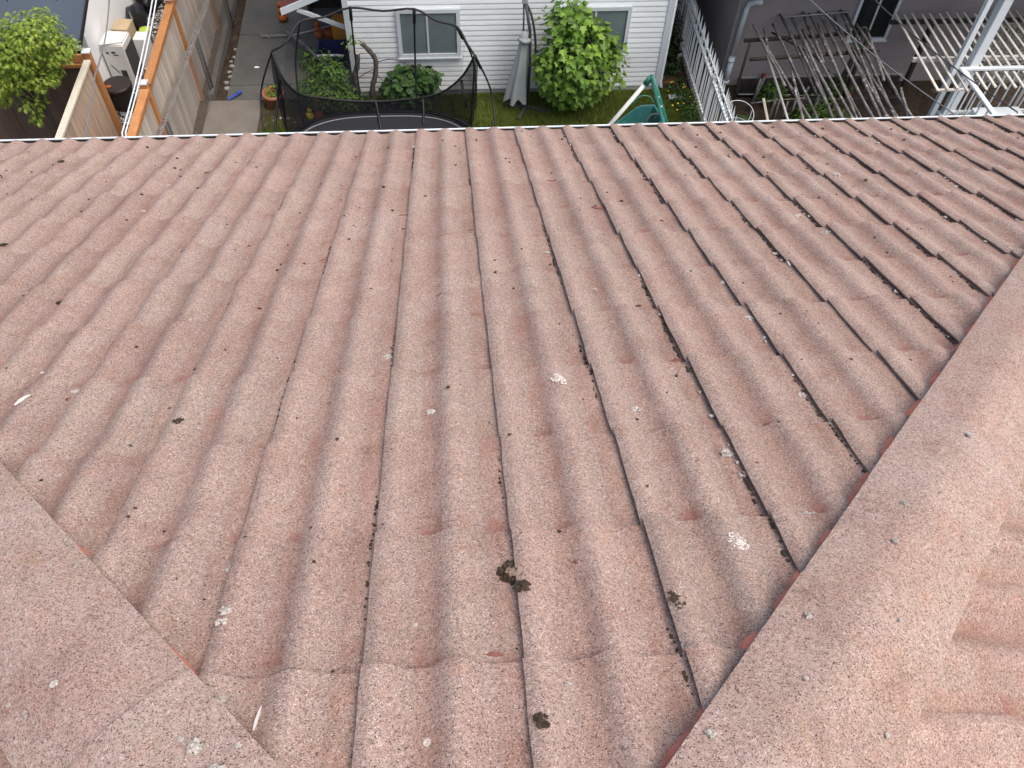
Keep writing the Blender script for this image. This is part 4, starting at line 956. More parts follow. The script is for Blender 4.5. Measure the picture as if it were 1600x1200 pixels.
def leaf_frames(n, c, rad, seed, shell=.55, droop=.35, clumps=0, cut=None):
    """positions and directions of leaves spread through an uneven crown"""
    rd = random.Random(seed); c = Vector(c); out = []; cl = []
    for _ in range(clumps):
        d = Vector((rd.gauss(0, 1), rd.gauss(0, 1), rd.gauss(0, 1))).normalized(); k = rd.uniform(.35, .85); cl.append((Vector((d.x * rad[0] * k, d.y * rad[1] * k, d.z * rad[2] * k)), rd.uniform(.28, .5)))
    while len(out) < n:
        if cl:
            o, s = rd.choice(cl); d = Vector((rd.gauss(0, 1), rd.gauss(0, 1), rd.gauss(0, 1))).normalized() * (rd.random() ** .45)
            p = o + Vector((d.x * rad[0], d.y * rad[1], d.z * rad[2])) * s
        else:
            d = Vector((rd.gauss(0, 1), rd.gauss(0, 1), rd.gauss(0, 1))).normalized(); k = shell + (1 - shell) * rd.random() ** .6; p = Vector((d.x * rad[0], d.y * rad[1], d.z * rad[2])) * k
        if cut and not cut(c + p): continue
        outw = Vector((p.x / rad[0] ** 2, p.y / rad[1] ** 2, p.z / rad[2] ** 2)).normalized()
        nrm = (outw * .55 + Vector((rd.gauss(0, .4), rd.gauss(0, .4), rd.gauss(0, .35) + .8))).normalized()
        dirv = (outw + Vector((rd.gauss(0, .5), rd.gauss(0, .5), rd.gauss(0, .3) - droop))); dirv = dirv - nrm * dirv.dot(nrm)
        if dirv.length < .05: continue
        dirv.normalize(); out.append((c + p, dirv, nrm, rd.uniform(.65, 1.25)))
    return out
def leaves_mb(frames, size, kind, wid=1.0):
    V, F = leaf_shape(kind); b = MB()
    for p, d, nn, s in frames:
        x = d.cross(nn); S = size * s; b.add([p + x * (q[0] * S * wid) + d * (q[1] * S) + nn * (q[2] * S) for q in V], F)
    return b
def stems(parent, base, tips, r0, mat, name='stem', seed=0):
    rd = random.Random(seed); base = Vector(base)
    for t in tips:
        t = Vector(t); m = base.lerp(t, .5) + Vector((rd.uniform(-.06, .06), rd.uniform(-.06, .06), .08))
        b = MB(); b.tube(smooth_curve([base, m, t], 5), [r0 * (1 - .7 * i / 10) for i in range(11)], 6); obj(name, b, mat, parent, True)
# the big bright maple-leaved bush in front of the white house
mp = empty('maple_bush', (2.22, 12.75, 0), 'big bright green maple-leaved bush covering the right window of the white house', 'bush')
stems(mp, (2.25, 12.78, 0), [(2.0, 12.5, 1.5), (2.5, 12.6, 1.3), (2.2, 12.9, 1.9), (1.75, 12.7, .9), (2.75, 12.7, .9)], .03, M['bark'], seed=2)
fr = leaf_frames(1000, (2.20, 12.68, 1.04), (.74, .52, .84), 3, .60, .4) + leaf_frames(1250, (2.22, 12.72, 1.02), (.80, .52, .86), 4, .3, .4, clumps=26) + leaf_frames(130, (2.12, 12.72, 1.85), (.38, .35, .34), 5, .3, .2, clumps=6) + leaf_frames(150, (1.95, 12.8, 1.75), (.52, .3, .42), 15, .3, .1, clumps=9) + leaf_frames(120, (2.65, 12.75, 1.25), (.45, .3, .5), 16, .3, .1, clumps=8) + leaf_frames(90, (2.15, 12.8, 2.0), (.34, .3, .34), 17, .3, .1, clumps=7)
fr = [q for q in fr if q[0].z > .24 and q[0].y < 13.27]
cam0 = Vector((0, 0, 9.6)); ctr = Vector((2.22, 12.72, .95))
fr.sort(key=lambda q: -((q[0] - ctr).dot((cam0 - ctr).normalized())))
V_, F_ = leaf_shape('maple'); me_l = [to_mesh('leaf', [(x * s, y * s, z * s * k) for x, y, z in V_], F_, M['leaf_maple1']) for s, k in ((.108, 1.), (.12, 1.6), (.095, .6), (.115, -.4))]
for i, (p, d, nn, s) in enumerate(fr[:290]):
    x = d.cross(nn); o = bpy.data.objects.new('leaf', me_l[i % 4]); COL.objects.link(o); o.parent = mp
    o.matrix_local = Matrix.Translation(p - mp.location) @ Matrix(((x.x, d.x, nn.x, 0), (x.y, d.y, nn.y, 0), (x.z, d.z, nn.z, 0), (0, 0, 0, 1))) @ Matrix.Scale(s, 4)
tag(obj('foliage', leaves_mb(fr[290:], .108, 'maple'), M['leaf_maple'], mp), kind='stuff')
# lace-leaf tree over the brown corner fence
lt_ = empty('lace_leaf_tree', (-6.15, 11.0, 0), 'feathery lime green lace-leaf maple leaning over the brown corner fence', 'tree')
b = MB(); b.tube(smooth_curve([(-6.0, 11.1, 0), (-6.03, 11.18, .9), (-6.10, 11.2, 1.5), (-6.20, 11.2, 1.95)], 5), [.035 - .0012 * i for i in range(16)], 7); obj('trunk', b, M['dark_wood'], lt_, True)
stems(lt_, (-6.08, 11.2, 1.45), [(-6.3, 11.2, 2.0), (-5.85, 11.2, 2.2), (-6.6, 11.2, 1.9), (-5.95, 11.1, 2.5), (-6.35, 11.2, 1.45)], .018, M['dark_wood'], 'branch', 4)
fl = []
for c, r, n in [((-5.72, 11.25, 2.72), (.34, .40, .22), 330), ((-6.05, 11.2, 2.42), (.36, .42, .22), 340), ((-5.58, 11.35, 2.36), (.26, .30, .16), 240), ((-6.35, 11.2, 2.10), (.40, .42, .20), 330), ((-5.92, 11.25, 2.02), (.28, .35, .15), 230), ((-6.6, 11.2, 1.78), (.26, .3, .14), 120), ((-6.18, 11.2, 1.62), (.18, .25, .09), 60), ((-6.25, 11.25, 2.60), (.30, .35, .22), 230), ((-6.22, 11.15, 1.36), (.09, .12, .06), 26)]:
    fl += leaf_frames(int(n * 2.6), c, [q * 1.08 for q in r], len(fl) + 3, .2, .7)
tag(obj('crown', leaves_mb(fl, .078, 'lace', .9), M['leaf_lace'], lt_), kind='stuff')
# bush inside the planting strip behind the trampoline
def bush(name, base, blobs, size, kind, mat, label, cat='bush', stems_=3, r0=.014, seed=0, wid=1.0):
    e = empty(name, base, label, cat); fl = []
    for c, r, n in blobs: fl += leaf_frames(int(n * 1.8), c, r, seed + len(fl), .35, .2)
    fl = [q for q in fl if q[0].z > .02]
    rd = random.Random(seed); stems(e, base, [Vector(blobs[k % len(blobs)][0]) + Vector((rd.uniform(-.1, .1), rd.uniform(-.1, .1), 0)) for k in range(stems_)], r0, M['bark'], 'stem', seed)
    tag(obj('foliage', leaves_mb(fl, size, kind, wid), mat, e), kind='stuff'); return e
bush('leafy_bush', (-2.15, 12.95, 0), [((-2.12, 12.85, .50), (.42, .36, .32), 420), ((-1.82, 12.75, .32), (.34, .3, .26), 330), ((-2.40, 12.95, .42), (.28, .3, .28), 230), ((-1.98, 12.9, .85), (.28, .25, .26), 170), ((-2.2, 13.25, .72), (.3, .25, .25), 130)], .075, 'leaf', M['leaf_bush'], 'mid green leafy bush behind the net at the left of the trampoline', seed=21)
bush('fig_bush', (-.72, 13.02, 0), [((-.62, 12.95, .62), (.26, .22, .20), 60), ((-.88, 12.95, .52), (.24, .2, .2), 44), ((-.36, 12.95, .62), (.2, .2, .16), 38), ((-.62, 12.9, .30), (.3, .2, .2), 50)], .17, 'fig', M['leaf_fig'], 'dark fig bush with big lobed leaves under the left window', seed=31)
bush('low_plant', (-1.28, 12.95, 0), [((-1.28, 12.9, .15), (.32, .28, .16), 170), ((-1.0, 12.9, .12), (.2, .2, .13), 90)], .07, 'leaf', M['leaf_dark'], 'low dark plant at the foot of the pruned trunks', seed=41)
bush('side_shrub', (4.25, 14.9, 0), [((4.25, 14.5, .45), (.26, .5, .42), 420), ((4.30, 15.3, .6), (.26, .6, .5), 420), ((4.2, 13.95, .22), (.24, .32, .2), 160)], .075, 'leaf', M['leaf_dark'], 'dark shrub filling the gap between the white house and the white iron fence', seed=51)
bush('flower_clump', (4.33, 12.95, 0), [((4.30, 12.9, .07), (.22, .3, .09), 150), ((4.34, 12.55, .06), (.18, .22, .08), 90), ((4.2, 13.5, .06), (.24, .2, .07), 90)], .06, 'leaf', M['leaf_fig'], 'low flowering weeds with yellow heads by the foot of the white iron fence', 'plant', seed=61)
fc = bpy.data.objects['flower_clump']; rdm = random.Random(5)
for i in range(16):
    x, y = rdm.uniform(4.02, 4.48), rdm.uniform(12.5, 13.4); z = rdm.uniform(.10, .16)
    b = MB(); k = rdm.uniform(.010, .02); b.lathe((x, y, z), [(0, 0), (k, .003), (k * .8, .010), (0, .012)], 7); obj('flower', b, M['yellow'], fc)
b = MB(); b.box((4.14, 13.55, .03), (.28, .22, .05)); tag(bevel(obj('old_slab', b, M['brick']), .006), 'worn reddish paving block by the corner of the white house', 'paving block')
b = MB(); b.box((4.16, 13.06, .025), (.26, .12, .05)); tag(bevel(obj('grey_slab', b, M['conc_trim']), .006), 'small grey paving block among the yellow flowers', 'paving block')
# pruned trunks by the house corner
pt = empty('pruned_tree', (-1.5, 13.0, 0), 'pruned tree of two cut bare trunks by the left corner of the white house', 'tree')
for P, r in (([(-1.60, 13.02, 0), (-1.60, 13.0, .40), (-1.61, 13.0, .66), (-1.55, 13.0, .85), (-1.515, 13.0, 1.10)], .055), ([(-1.36, 13.02, 0), (-1.335, 13.0, .42), (-1.265, 13.0, .64), (-1.225, 13.0, .95), (-1.30, 13.0, 1.12), (-1.43, 13.0, 1.29)], .05)):
    C = smooth_curve(P, 5); b = MB(); b.tube(C, [r * (1 - .25 * i / len(C)) * (1 + .10 * math.sin(i * 1.9)) for i in range(len(C))], 9); o = obj('trunk', b, M['bark'], pt, True)
    d = (C[-1] - C[-2]).normalized(); b = MB(); b.tube([C[-1] - d * .01, C[-1] + d * .006], r * .73, 9); obj('cut_end', b, M['cutwood'], o)
for P in ([(-1.24, 13.0, .9), (-1.0, 12.95, 1.0), (-.78, 12.9, .98), (-.55, 12.9, .80)], [(-1.55, 13.0, .62), (-1.38, 12.95, .76), (-1.22, 13., .80)], [(-1.25, 13., .7), (-1.05, 12.9, .55), (-.85, 12.9, .60)]):
    b = MB(); b.tube(smooth_curve(P, 5), .008, 5); obj('branch', b, M['bark'], pt, True)
tag(obj('shoots', leaves_mb(leaf_frames(14, (-1.62, 13.0, 1.30), (.14, .1, .16), 5, .2), .10, 'leaf', 1.2), M['leaf_maple'], pt), kind='stuff')
# potted plant
pp = empty('potted_plant', (-3.12, 13.22, 0), 'terracotta pot with a small green plant at the end of the patio', 'potted plant')
b = MB(); b.lathe((-3.10, 13.10, .0), [(.11, 0), (.14, .02), (.175, .24), (.195, .24), (.195, .30), (.172, .30), (.165, .24), (0, .235)], 22); obj('pot', b, M['terracotta'], pp, True)
tag(obj('foliage', leaves_mb(leaf_frames(60, (-3.09, 13.10, .33), (.13, .13, .09), 8, .2), .085, 'leaf', 1.2), M['leaf_maple'], pp), kind='stuff')
sheet('dirt_patch', -3.34, -2.45, 12.45, 13.26, 0.010, M['earth'], 14, 12, .02, .06)
for x, y, s, lab in ((-2.98, 12.72, .035, 'mid-sized pale rock left of the largest rock on the bare dirt'), (-2.86, 12.70, .045, 'largest pale rock on the bare dirt by the trampoline net'), (-3.1, 12.66, .025, 'small pale rock nearest the patio slab on the bare dirt'), (-2.72, 12.6, .025, 'small pale rock nearest the trampoline net on the bare dirt')):
    b = MB(); b.blob((x, y, .03), (s, s * .8, s * .5), int(s * 999), 2, .35); tag(obj('pale_rock', b, M['stone'], None, True), lab, 'rock', 'rocks on the bare dirt')

# ------------------------------------------------------------------ toys and things by the porch
def orbs(name, x, y, z, rs_, label):
    e = empty(name, (x, y, z), label, 'ornament'); zz = z
    for i, r in enumerate(rs_):
        b = MB(); n = 24; prof = [(max(.0, math.sin(math.pi * k / 8)) * r, zz + r * .85 - r * .85 * math.cos(math.pi * k / 8)) for k in range(9)]
        vs = []
        for rr, h in prof:
            for k in range(n): q = 2 * math.pi * k / n; w = rr * (1 - .07 * abs(math.sin(q * 4))); vs.append((x + math.cos(q) * w, y + math.sin(q) * w, h))
        b.add(vs, [(j * n + k, j * n + (k + 1) % n, (j + 1) * n + (k + 1) % n, (j + 1) * n + k) for j in range(8) for k in range(n)]); obj('globe', b, M['orange'], e, True); zz += r * 1.55
    return e
orbs('globe_stack', -3.19, 15.75, .03, (.10, .085, .07), 'stack of orange ribbed globes left of the porch roof corner')
orbs('globe_stack', -2.45, 15.15, .03, (.09, .07, .055), 'stack of orange ribbed globes in the shade under the porch roof')
b = MB(); b.lathe((-2.23, 15.2, .03), [(.0, 0), (.10, .0), (.125, .16), (.11, .17), (.09, .05), (0, .04)], 16); tag(obj('orange_bowl', b, M['orange'], None, True), 'orange bowl beside the shaded globe stack', 'bowl')
b = MB(); b.box((-1.95, 14.85, .32), (.34, .36, .58)); tag(bevel(obj('amber_crate', b, M['amber']), .02, 2), 'amber orange crate against the side of the white house', 'crate')
nb = empty('blue_bin', (-2.12, 14.3, 0), 'deep blue open plastic bin with pale rim by the house corner', 'bin')
b = MB(); c = Vector((-2.12, 14.25, .03)); b.add([c + Vector((sx * w, sy * d, z)) for w, d, z in ((.19, .18, 0), (.25, .24, .38), (.23, .22, .38), (.17, .16, .03)) for sx, sy in ((-1, -1), (1, -1), (1, 1), (-1, 1))], [(3, 2, 1, 0)] + [(i * 4 + k, i * 4 + (k + 1) % 4, i * 4 + 4 + (k + 1) % 4, i * 4 + 4 + k) for i in range(3) for k in range(4)] + [(12, 13, 14, 15)]); obj('bin_body', b, M['navy'], nb)
b = MB(); b.tube([(-2.36, 14.0, .40), (-2.25, 13.98, .42), (-2.0, 13.98, .42), (-1.88, 13.99, .40)], .022, 6); obj('rim', b, M['white_tube'], nb, True)
b = MB(); b.tube([(-3.56, 15.18, .06), (-2.9, 15.18, .09), (-2.16, 15.14, .30)], .016, 7); rk = tag(obj('pole', b, M['galv'], None, True), 'long pale straight pole lying across the far path', 'pole')
b = MB(); rdm = random.Random(8)
for i in range(14): b.blob((-3.55 + i * .032, 15.18, .08 + rdm.uniform(0, .02)), .02, i, 1, .5)
obj('crust', b, M['stone'], rk)
b = MB(); b.tube(smooth_curve([(-3.10, 15.16, .20), (-2.72, 14.62, .28), (-2.42, 14.1, .36), (-2.05, 13.72, .25)], 5), .034, 8); tag(obj('branch_pole', b, M['bamboo'], None, True), 'thick lichen-grey branch leaning down from the path to the leafy bush', 'branch')
b = MB(); b.box((-2.72, 14.7, .31), (.25, .18, .03), (Vector((.9, .2, 0)).normalized(), Vector((-.2, .9, 0)).normalized(), Vector((0, 0, 1))));
tag(bush('seedling', (-2.52, 14.2, 0), [((-2.5, 14.25, .2), (.28, .25, .2), 130)], .07, 'leaf', M['leaf_bush'], 'small green shrub beside the blue bin', seed=71))
gn = empty('garden_gnome', (-2.3, 12.75, 0), 'small orange pointed-hat garden figure seen through the trampoline net', 'ornament')
b = MB(); b.lathe((-2.30, 12.72, 0), [(.09, 0), (.10, .05), (.07, .16), (.06, .20)], 12); obj('body', b, M['orange'], gn, True); b = MB(); b.lathe((-2.30, 12.72, .19), [(.0, 0), (.055, .02), (.055, .08), (.0, .11)], 12); obj('head', b, M['terracotta'], gn, True); b = MB(); b.lathe((-2.30, 12.72, .26), [(.10, 0), (.08, .06), (.035, .17), (0, .26)], 12); obj('hat', b, M['orange'], gn, True)
yd = empty('yellow_figure', (-2.46, 12.70, 0), 'small yellow garden figure left of the orange one behind the net', 'ornament')
b = MB(); b.blob((-2.46, 12.70, .08), (.07, .06, .08), 3, 2, .2); obj('body', b, M['yellow'], yd, True); b = MB(); b.blob((-2.45, 12.71, .19), (.045, .045, .045), 4, 2, .15); obj('head', b, M['yellow'], yd, True)

# ------------------------------------------------------------------ closed parasol
um = empty('closed_parasol', (1.4, 12.85, 0), 'closed grey cantilever parasol with dark cross base against the white house', 'parasol')
b = MB(); n = 24; vs = []; hs = [(.085, 1.50), (.095, 1.34), (.13, 1.05), (.18, .74), (.235, .44), (.27, .20)]
for j, (r, z) in enumerate(hs):
    for k in range(n):
        q = 2 * math.pi * k / n; rr = r * (1 + (.34 * math.sin(q * 6 + .6) * (.2 + .8 * j / 5))); zz = z + (-.05 * math.sin(q * 6 + .6) if j == 5 else 0)
        vs.append((1.20 + .12 * (z - .2) / 1.3 + math.cos(q) * rr * .72, 12.90 + math.sin(q) * rr * .55, zz))
b.add(vs, [(j * n + k, (j + 1) * n + k, (j + 1) * n + (k + 1) % n, j * n + (k + 1) % n) for j in range(5) for k in range(n)] + [tuple(range(n))]); obj('canopy', b, M['canvas'], um, True)
b = MB(); b.tube([(1.315, 12.90, 1.34), (1.32, 12.90, 1.39), (1.32, 12.90, 1.395)], [.115, .11, .02], 14); obj('vent', b, M['canvas'], um, True)
b = MB(); b.tube([(1.405, 12.88, .06), (1.42, 12.88, .9), (1.40, 12.90, 1.5), (1.31, 12.94, 2.0)], .026, 8); obj('mast', b, M['dark_metal'], um, True)
b = MB(); b.tube(smooth_curve([(1.50, 12.9, .85), (1.50, 12.9, 1.30), (1.42, 12.92, 1.75), (1.30, 12.95, 2.02)], 5), .020, 8); obj('arm', b, M['dark_metal'], um, True)
b = MB(); b.tube([(1.28, 12.96, 2.06), (1.29, 12.94, 1.70), (1.29, 12.92, 1.40)], .014, 6); obj('hanger', b, M['dark_metal'], um, True)
b = MB(); b.box((1.30, 12.95, 2.02), (.09, .08, .09)); bevel(obj('hub', b, M['galv'], um), .01)
for a, c in (((1.04, 12.96, .03), (1.80, 12.73, .03)), ((1.46, 13.08, .035), (1.22, 12.52, .035))):
    b = MB(); b.beam(a, c, .05, .04); obj('foot', b, M['dark_metal'], um)

# ------------------------------------------------------------------ play frame and tub
sw = empty('play_frame', (3.35, 12.0, 0), 'play frame end with one white and one green leg near the house corner', 'play frame')
b = MB(); b.tube([(3.30, 12.0, 1.13), (2.787, 12.0, .30), (2.60, 12.0, 0)], .036, 10); obj('leg', b, M['white_tube'], sw, True)['label'] = 'white leg'
b = MB(); b.tube([(3.35, 12.0, 1.22), (3.55, 12.0, .78), (3.747, 12.0, .30), (3.87, 12.0, 0)], .043, 10); gl = obj('leg', b, M['green_tube'], sw, True); gl['label'] = 'green leg'
b = MB(); b.tube([(3.35, 12.0, 1.20), (3.27, 12.0, 1.07)], .050, 10); obj('joint', b, M['green_tube'], sw, True)
for q in (.42, .62): 
    p = Vector((3.35, 12.0, 1.22)).lerp(Vector((3.747, 12.0, .30)), q); d = Vector((.397, 0, -.92)).normalized(); b = MB(); b.tube([p - d * .018, p + d * .018], .047, 10); obj('clamp', b, M['white_tube'], gl, True)
b = MB(); b.tube(smooth_curve([(3.70, 11.95, .42), (3.66, 11.93, .34), (3.72, 11.92, .26), (3.76, 11.95, .34)], 4), .022, 6); obj('rope', b, M['blue_plastic'], sw, True)
b = MB(); b.tube([(3.35, 12.0, 1.2), (3.34, 9.6, 1.2)], .03, 8); obj('crossbar', b, M['green_tube'], sw, True)
tb = empty('teal_tub', (3.2, 12.0, 0), 'teal plastic tub with a thick rim lying on the lawn under the play frame', 'tub')
out = [(2.55, 11.55), (2.86, 11.95), (3.28, 12.36), (3.42, 12.42), (3.62, 12.42), (3.68, 12.15), (3.62, 11.6), (3.3, 11.35), (2.8, 11.3)]
cxy = Vector((3.15, 11.85)); rings = []
for k, z in ((.90, .02), (1.0, .36), (.93, .36), (.82, .06)): rings += [(cxy.x + (x - cxy.x) * k, cxy.y + (y - cxy.y) * k, z) for x, y in out]
m_ = len(out); b = MB(); b.add(rings, [tuple(range(m_))[::-1]] + [(i * m_ + k, i * m_ + (k + 1) % m_, (i + 1) * m_ + (k + 1) % m_, (i + 1) * m_ + k) for i in range(3) for k in range(m_)] + [tuple(3 * m_ + k for k in range(m_))]); bevel(obj('basin', b, M['teal'], tb), .02, 2)
b = MB(); b.tube(smooth_curve([(3.22, 12.42, .36), (3.32, 12.45, .50), (3.5, 12.45, .50), (3.6, 12.42, .38)], 4), .012, 6); obj('handle', b, M['green_tube'], tb, True)
b = MB(); b.tube([(3.52, 12.1, .10), (3.54, 11.95, .50)], .016, 6); b.tube(smooth_curve([(3.3, 11.8, .36), (3.42, 11.9, .52), (3.58, 11.95, .5), (3.66, 11.95, .36)], 4), .012, 6); obj('wire_hoop', b, M['dark_metal'], tb, True)

# ------------------------------------------------------------------ white iron picket fence
ifn = empty('iron_fence', (4.45, 13, 0), 'white iron picket fence with pointed tips between the two house plots', 'fence')
IX = 4.45
for z, r in ((.29, .018), (1.03, .022), (1.20, .012)):
    b = MB(); b.span((IX - r, 8.2, z - r), (IX + r, 19.5, z + r)); obj('rail', b, M['iron'], ifn)
b = MB(); b.box((0, 0, .70), (.017, .017, .98)); b.add([(-.02, -.006, 1.20), (.02, -.006, 1.20), (.02, .006, 1.20), (-.02, .006, 1.20), (0, 0, 1.42)], [(0, 1, 4), (1, 2, 4), (2, 3, 4), (3, 0, 4), (3, 2, 1, 0)])
mep = to_mesh('picket', b.v, b.f, M['iron']); y = 8.25; i = 0
while y < 19.4:
    o = link('picket', mep, ifn, Vector((IX, y, 0)) - ifn.location); o.rotation_euler = (random.uniform(-.01, .01), random.uniform(-.012, .012), 0); y += .098; i += 1
for y in (9.9, 12.08, 14.26, 16.44, 18.62):
    b = MB(); b.span((IX - .035, y - .035, 0), (IX + .035, y + .035, 1.12)); b.span((IX - .045, y - .045, 1.12), (IX + .045, y + .045, 1.14)); obj('post', b, M['iron'], ifn)
b = MB(); b.tube([(IX + .06, 8.2, .03), (IX + .06, 19.5, .03)], .03, 6); obj('kerb', b, M['curb'], ifn)
hp_ = MB(); N_ = 28; hp_.tube([(4.82 + .26 * math.cos(6.283 * k / N_), 11.55 + .22 * math.sin(6.283 * k / N_), .78 + .10 * math.sin(6.283 * k / N_)) for k in range(N_ + 1)], .006, 6, False); hp_.tube([(4.82 + .24 * math.cos(6.283 * k / N_), 11.55 + .20 * math.sin(6.283 * k / N_), .55) for k in range(N_ + 1)], .005, 6, False)
for a in (.3, 1.9, 3.5, 5.1): hp_.tube([(4.82 + .26 * math.cos(a), 11.55 + .22 * math.sin(a), .78 + .1 * math.sin(a)), (4.82 + .20 * math.cos(a), 11.55 + .18 * math.sin(a), 0)], .005, 5)
tag(obj('plant_hoop', hp_, M['iron'], None, True), 'white round wire plant hoop just behind the iron fence', 'plant support')

# ------------------------------------------------------------------ old pole trellis
tl = empty('pole_trellis', (6.2, 12.2, 0), 'trellis of weathered grey poles laid over crossbars in front of the stucco wall', 'trellis')
TZ = 1.40
poles = [(5.26, 13.05, 5.39, 11.4), (5.45, 13.0, 5.32, 12.2), (5.60, 13.05, 5.68, 10.3), (5.66, 12.1, 5.42, 10.3), (5.84, 13.42, 5.9, 11.1), (6.22, 13.42, 6.2, 12.0), (5.90, 12.45, 5.92, 10.9), (6.02, 12.8, 5.96, 10.3), (6.1, 12.95, 6.24, 10.35),
         (6.34, 13.42, 6.4, 10.35), (6.52, 13.48, 6.58, 10.35), (6.76, 13.3, 6.7, 10.4), (7.02, 13.48, 6.92, 10.5), (6.80, 12.4, 6.98, 10.4), (7.22, 12.85, 7.06, 11.5), (7.22, 11.2, 7.14, 10.4), (5.35, 12.4, 5.62, 10.3), (6.0, 13.3, 6.08, 10.3), (6.42, 13.1, 6.30, 10.35), (6.64, 13.4, 6.82, 10.4), (6.9, 13.45, 6.78, 10.4), (7.1, 13.1, 7.2, 10.4), (5.50, 11.3, 5.46, 10.3)]
for i, (x0, y0, x1, y1) in enumerate(poles):
    rd = random.Random(i); z0, z1 = TZ + rd.uniform(.0, .05), TZ + rd.uniform(-.06, .03); r = rd.uniform(.018, .027)
    P = [Vector((x0, y0, z0)).lerp(Vector((x1, y1, z1)), q) + Vector((rd.uniform(-.009, .009), 0, rd.uniform(-.012, .012))) for q in (0, .25, .5, .75, 1)]
    b = MB(); C = smooth_curve(P, 4); b.tube(C, [r * (1 + .12 * math.sin(k * 2.1 + i)) for k in range(len(C))], 8); obj('pole', b, M['bamboo'], tl, True)
b = MB(); b.tube([(5.32, 12.66, 1.42), (5.28, 11.2, 1.36), (5.25, 10.25, 1.30)], .020, 8); obj('pole', b, M['galv'], tl, True)['label'] = 'pale grey metal pole'
b = MB(); b.tube([(5.04, 12.72, 1.37), (6.2, 12.80, 1.37), (7.28, 12.92, 1.37)], .034, 8); obj('crossbar', b, M['dark_wood'], tl, True)
b = MB(); b.tube([(5.02, 12.20, 1.36), (6.2, 12.28, 1.36), (7.30, 12.40, 1.35)], .032, 8); obj('crossbar', b, M['dark_wood'], tl, True)
b = MB(); b.tube([(5.86, 13.25, 1.46), (6.5, 13.32, 1.46), (7.05, 13.38, 1.46)], .012, 6); obj('crossbar', b, M['galv'], tl, True)
b = MB(); b.tube([(5.55, 12.9, 1.40), (6.15, 12.3, 1.34), (6.3, 11.9, 1.3)], .018, 6); obj('pole', b, M['dark_wood'], tl, True)
for x, y, z, r in ((5.10, 12.62, 1.38, .026), (7.20, 12.75, 1.4, .04), (5.3, 10.4, 1.3, .03), (7.1, 10.5, 1.36, .03)):
    b = MB(); b.tube([(x, y, 0), (x + .01, y, z)], r, 8); obj('post', b, M['dark_wood'], tl, True)
b = MB(); b.tube([(7.12, 12.9, .40), (7.17, 12.88, .95), (7.20, 12.9, 1.35)], .05, 8); obj('post', b, M['bamboo'], tl, True)
b = MB(); b.tube(smooth_curve([(7.05, 12.95, 1.2), (7.12, 12.92, 1.42), (7.20, 12.9, 1.44), (7.24, 12.9, 1.22)], 4), .022, 6); obj('fork', b, M['bark'], tl, True)
# stakes and planter in the bed
st = [(5.42, 12.62, .75, 5.55), (5.68, 12.25, .55, 5.70), (5.80, 12.3, .50, 5.80), (5.95, 12.3, .45, 5.96), (6.1, 12.35, .45, 6.12), (6.25, 12.5, .6, 6.34), (5.58, 12.9, .5, 5.6), (6.5, 12.4, .4, 6.55)]
for i, (x, y, z, x2) in enumerate(st):
    b = MB(); b.tube([(x, y, 0), (x2, y - .02, z)], .022, 7); tag(obj('garden_stake', b, M['bamboo'], None, True), ['tallest grey stake at the left end of the bed, left of the cream plank', 'short grey stake just right of the cream plank', 'short grey stake second right of the cream plank', 'short grey stake third right of the cream plank', 'short grey stake fourth right of the cream plank', 'leaning taller stake at the right end of the tied stakes', 'grey stake standing behind the cream plank', 'lone short stake farthest right in the bed'][i], 'stake', 'stakes in the vegetable bed')
b = MB(); b.beam((5.52, 12.35, .48), (5.66, 11.95, .05), .05, .02); tag(obj('leaning_plank', b, M['pale_wood']), 'pale cream plank leaning against the stakes in the bed', 'plank')
b = MB(); b.tube([(5.3, 12.30, .42), (5.8, 12.36, .43), (6.3, 12.36, .46)], .012, 6); tag(obj('tie_bar', b, M['bamboo'], None, True), 'thin bar tied across the short stakes in the bed', 'bar')
for i, (x0, x1, y, h, m_, lab) in enumerate([(5.4, 8.45, 13.30, .20, 'dark_wood', 'dark board edging the bed along the stucco wall'), (6.15, 8.3, 12.72, .16, 'dark_wood', 'dark board edging the front of the vegetable bed')]):
    b = MB(); b.span((x0, y - .02, 0), (x1, y + .02, h)); tag(obj('bed_board', b, M[m_]), lab, 'bed edging')
for x, y, w, lab in ((6.05, 13.05, .42, 'small black tray with pale rim lying at the left of the bed'), (5.5, 13.1, .40, 'black sheet with grey fold at the far left corner of the bed'), (6.7, 13.02, .55, 'larger black tray with pale rim beside the small one')):
    e = empty('plant_tray', (x, y, 0), lab, 'tray'); b = MB(); b.add([(x - w / 2, y - .13, .12), (x + w / 2, y - .13, .12), (x + w / 2, y + .13, .12), (x - w / 2, y + .13, .12), (x - w / 2 + .03, y - .1, .03), (x + w / 2 - .03, y - .1, .03), (x + w / 2 - .03, y + .1, .03), (x - w / 2 + .03, y + .1, .03)], [(4, 5, 6, 7), (0, 1, 5, 4), (1, 2, 6, 5), (2, 3, 7, 6), (3, 0, 4, 7)]); obj('tray', b, M['black'], e); b = MB(); b.tube([(x - w / 2, y - .13, .12), (x, y - .14, .125), (x + w / 2, y - .13, .12)], .012, 5); obj('rim', b, M['galv'], e, True)
bush('bean_plant', (5.85, 12.85, 0), [((5.85, 12.8, .28), (.26, .2, .2), 190)], .065, 'leaf', M['leaf_bush'], 'green bean plant behind the short stakes under the trellis', 'plant', 2, .008, 81)
bush('bean_plant', (6.4, 12.25, 0), [((6.45, 12.2, .18), (.42, .3, .16), 300)], .07, 'leaf', M['leaf_bush'], 'spreading green plant under the middle of the trellis', 'plant', 2, .008, 91)
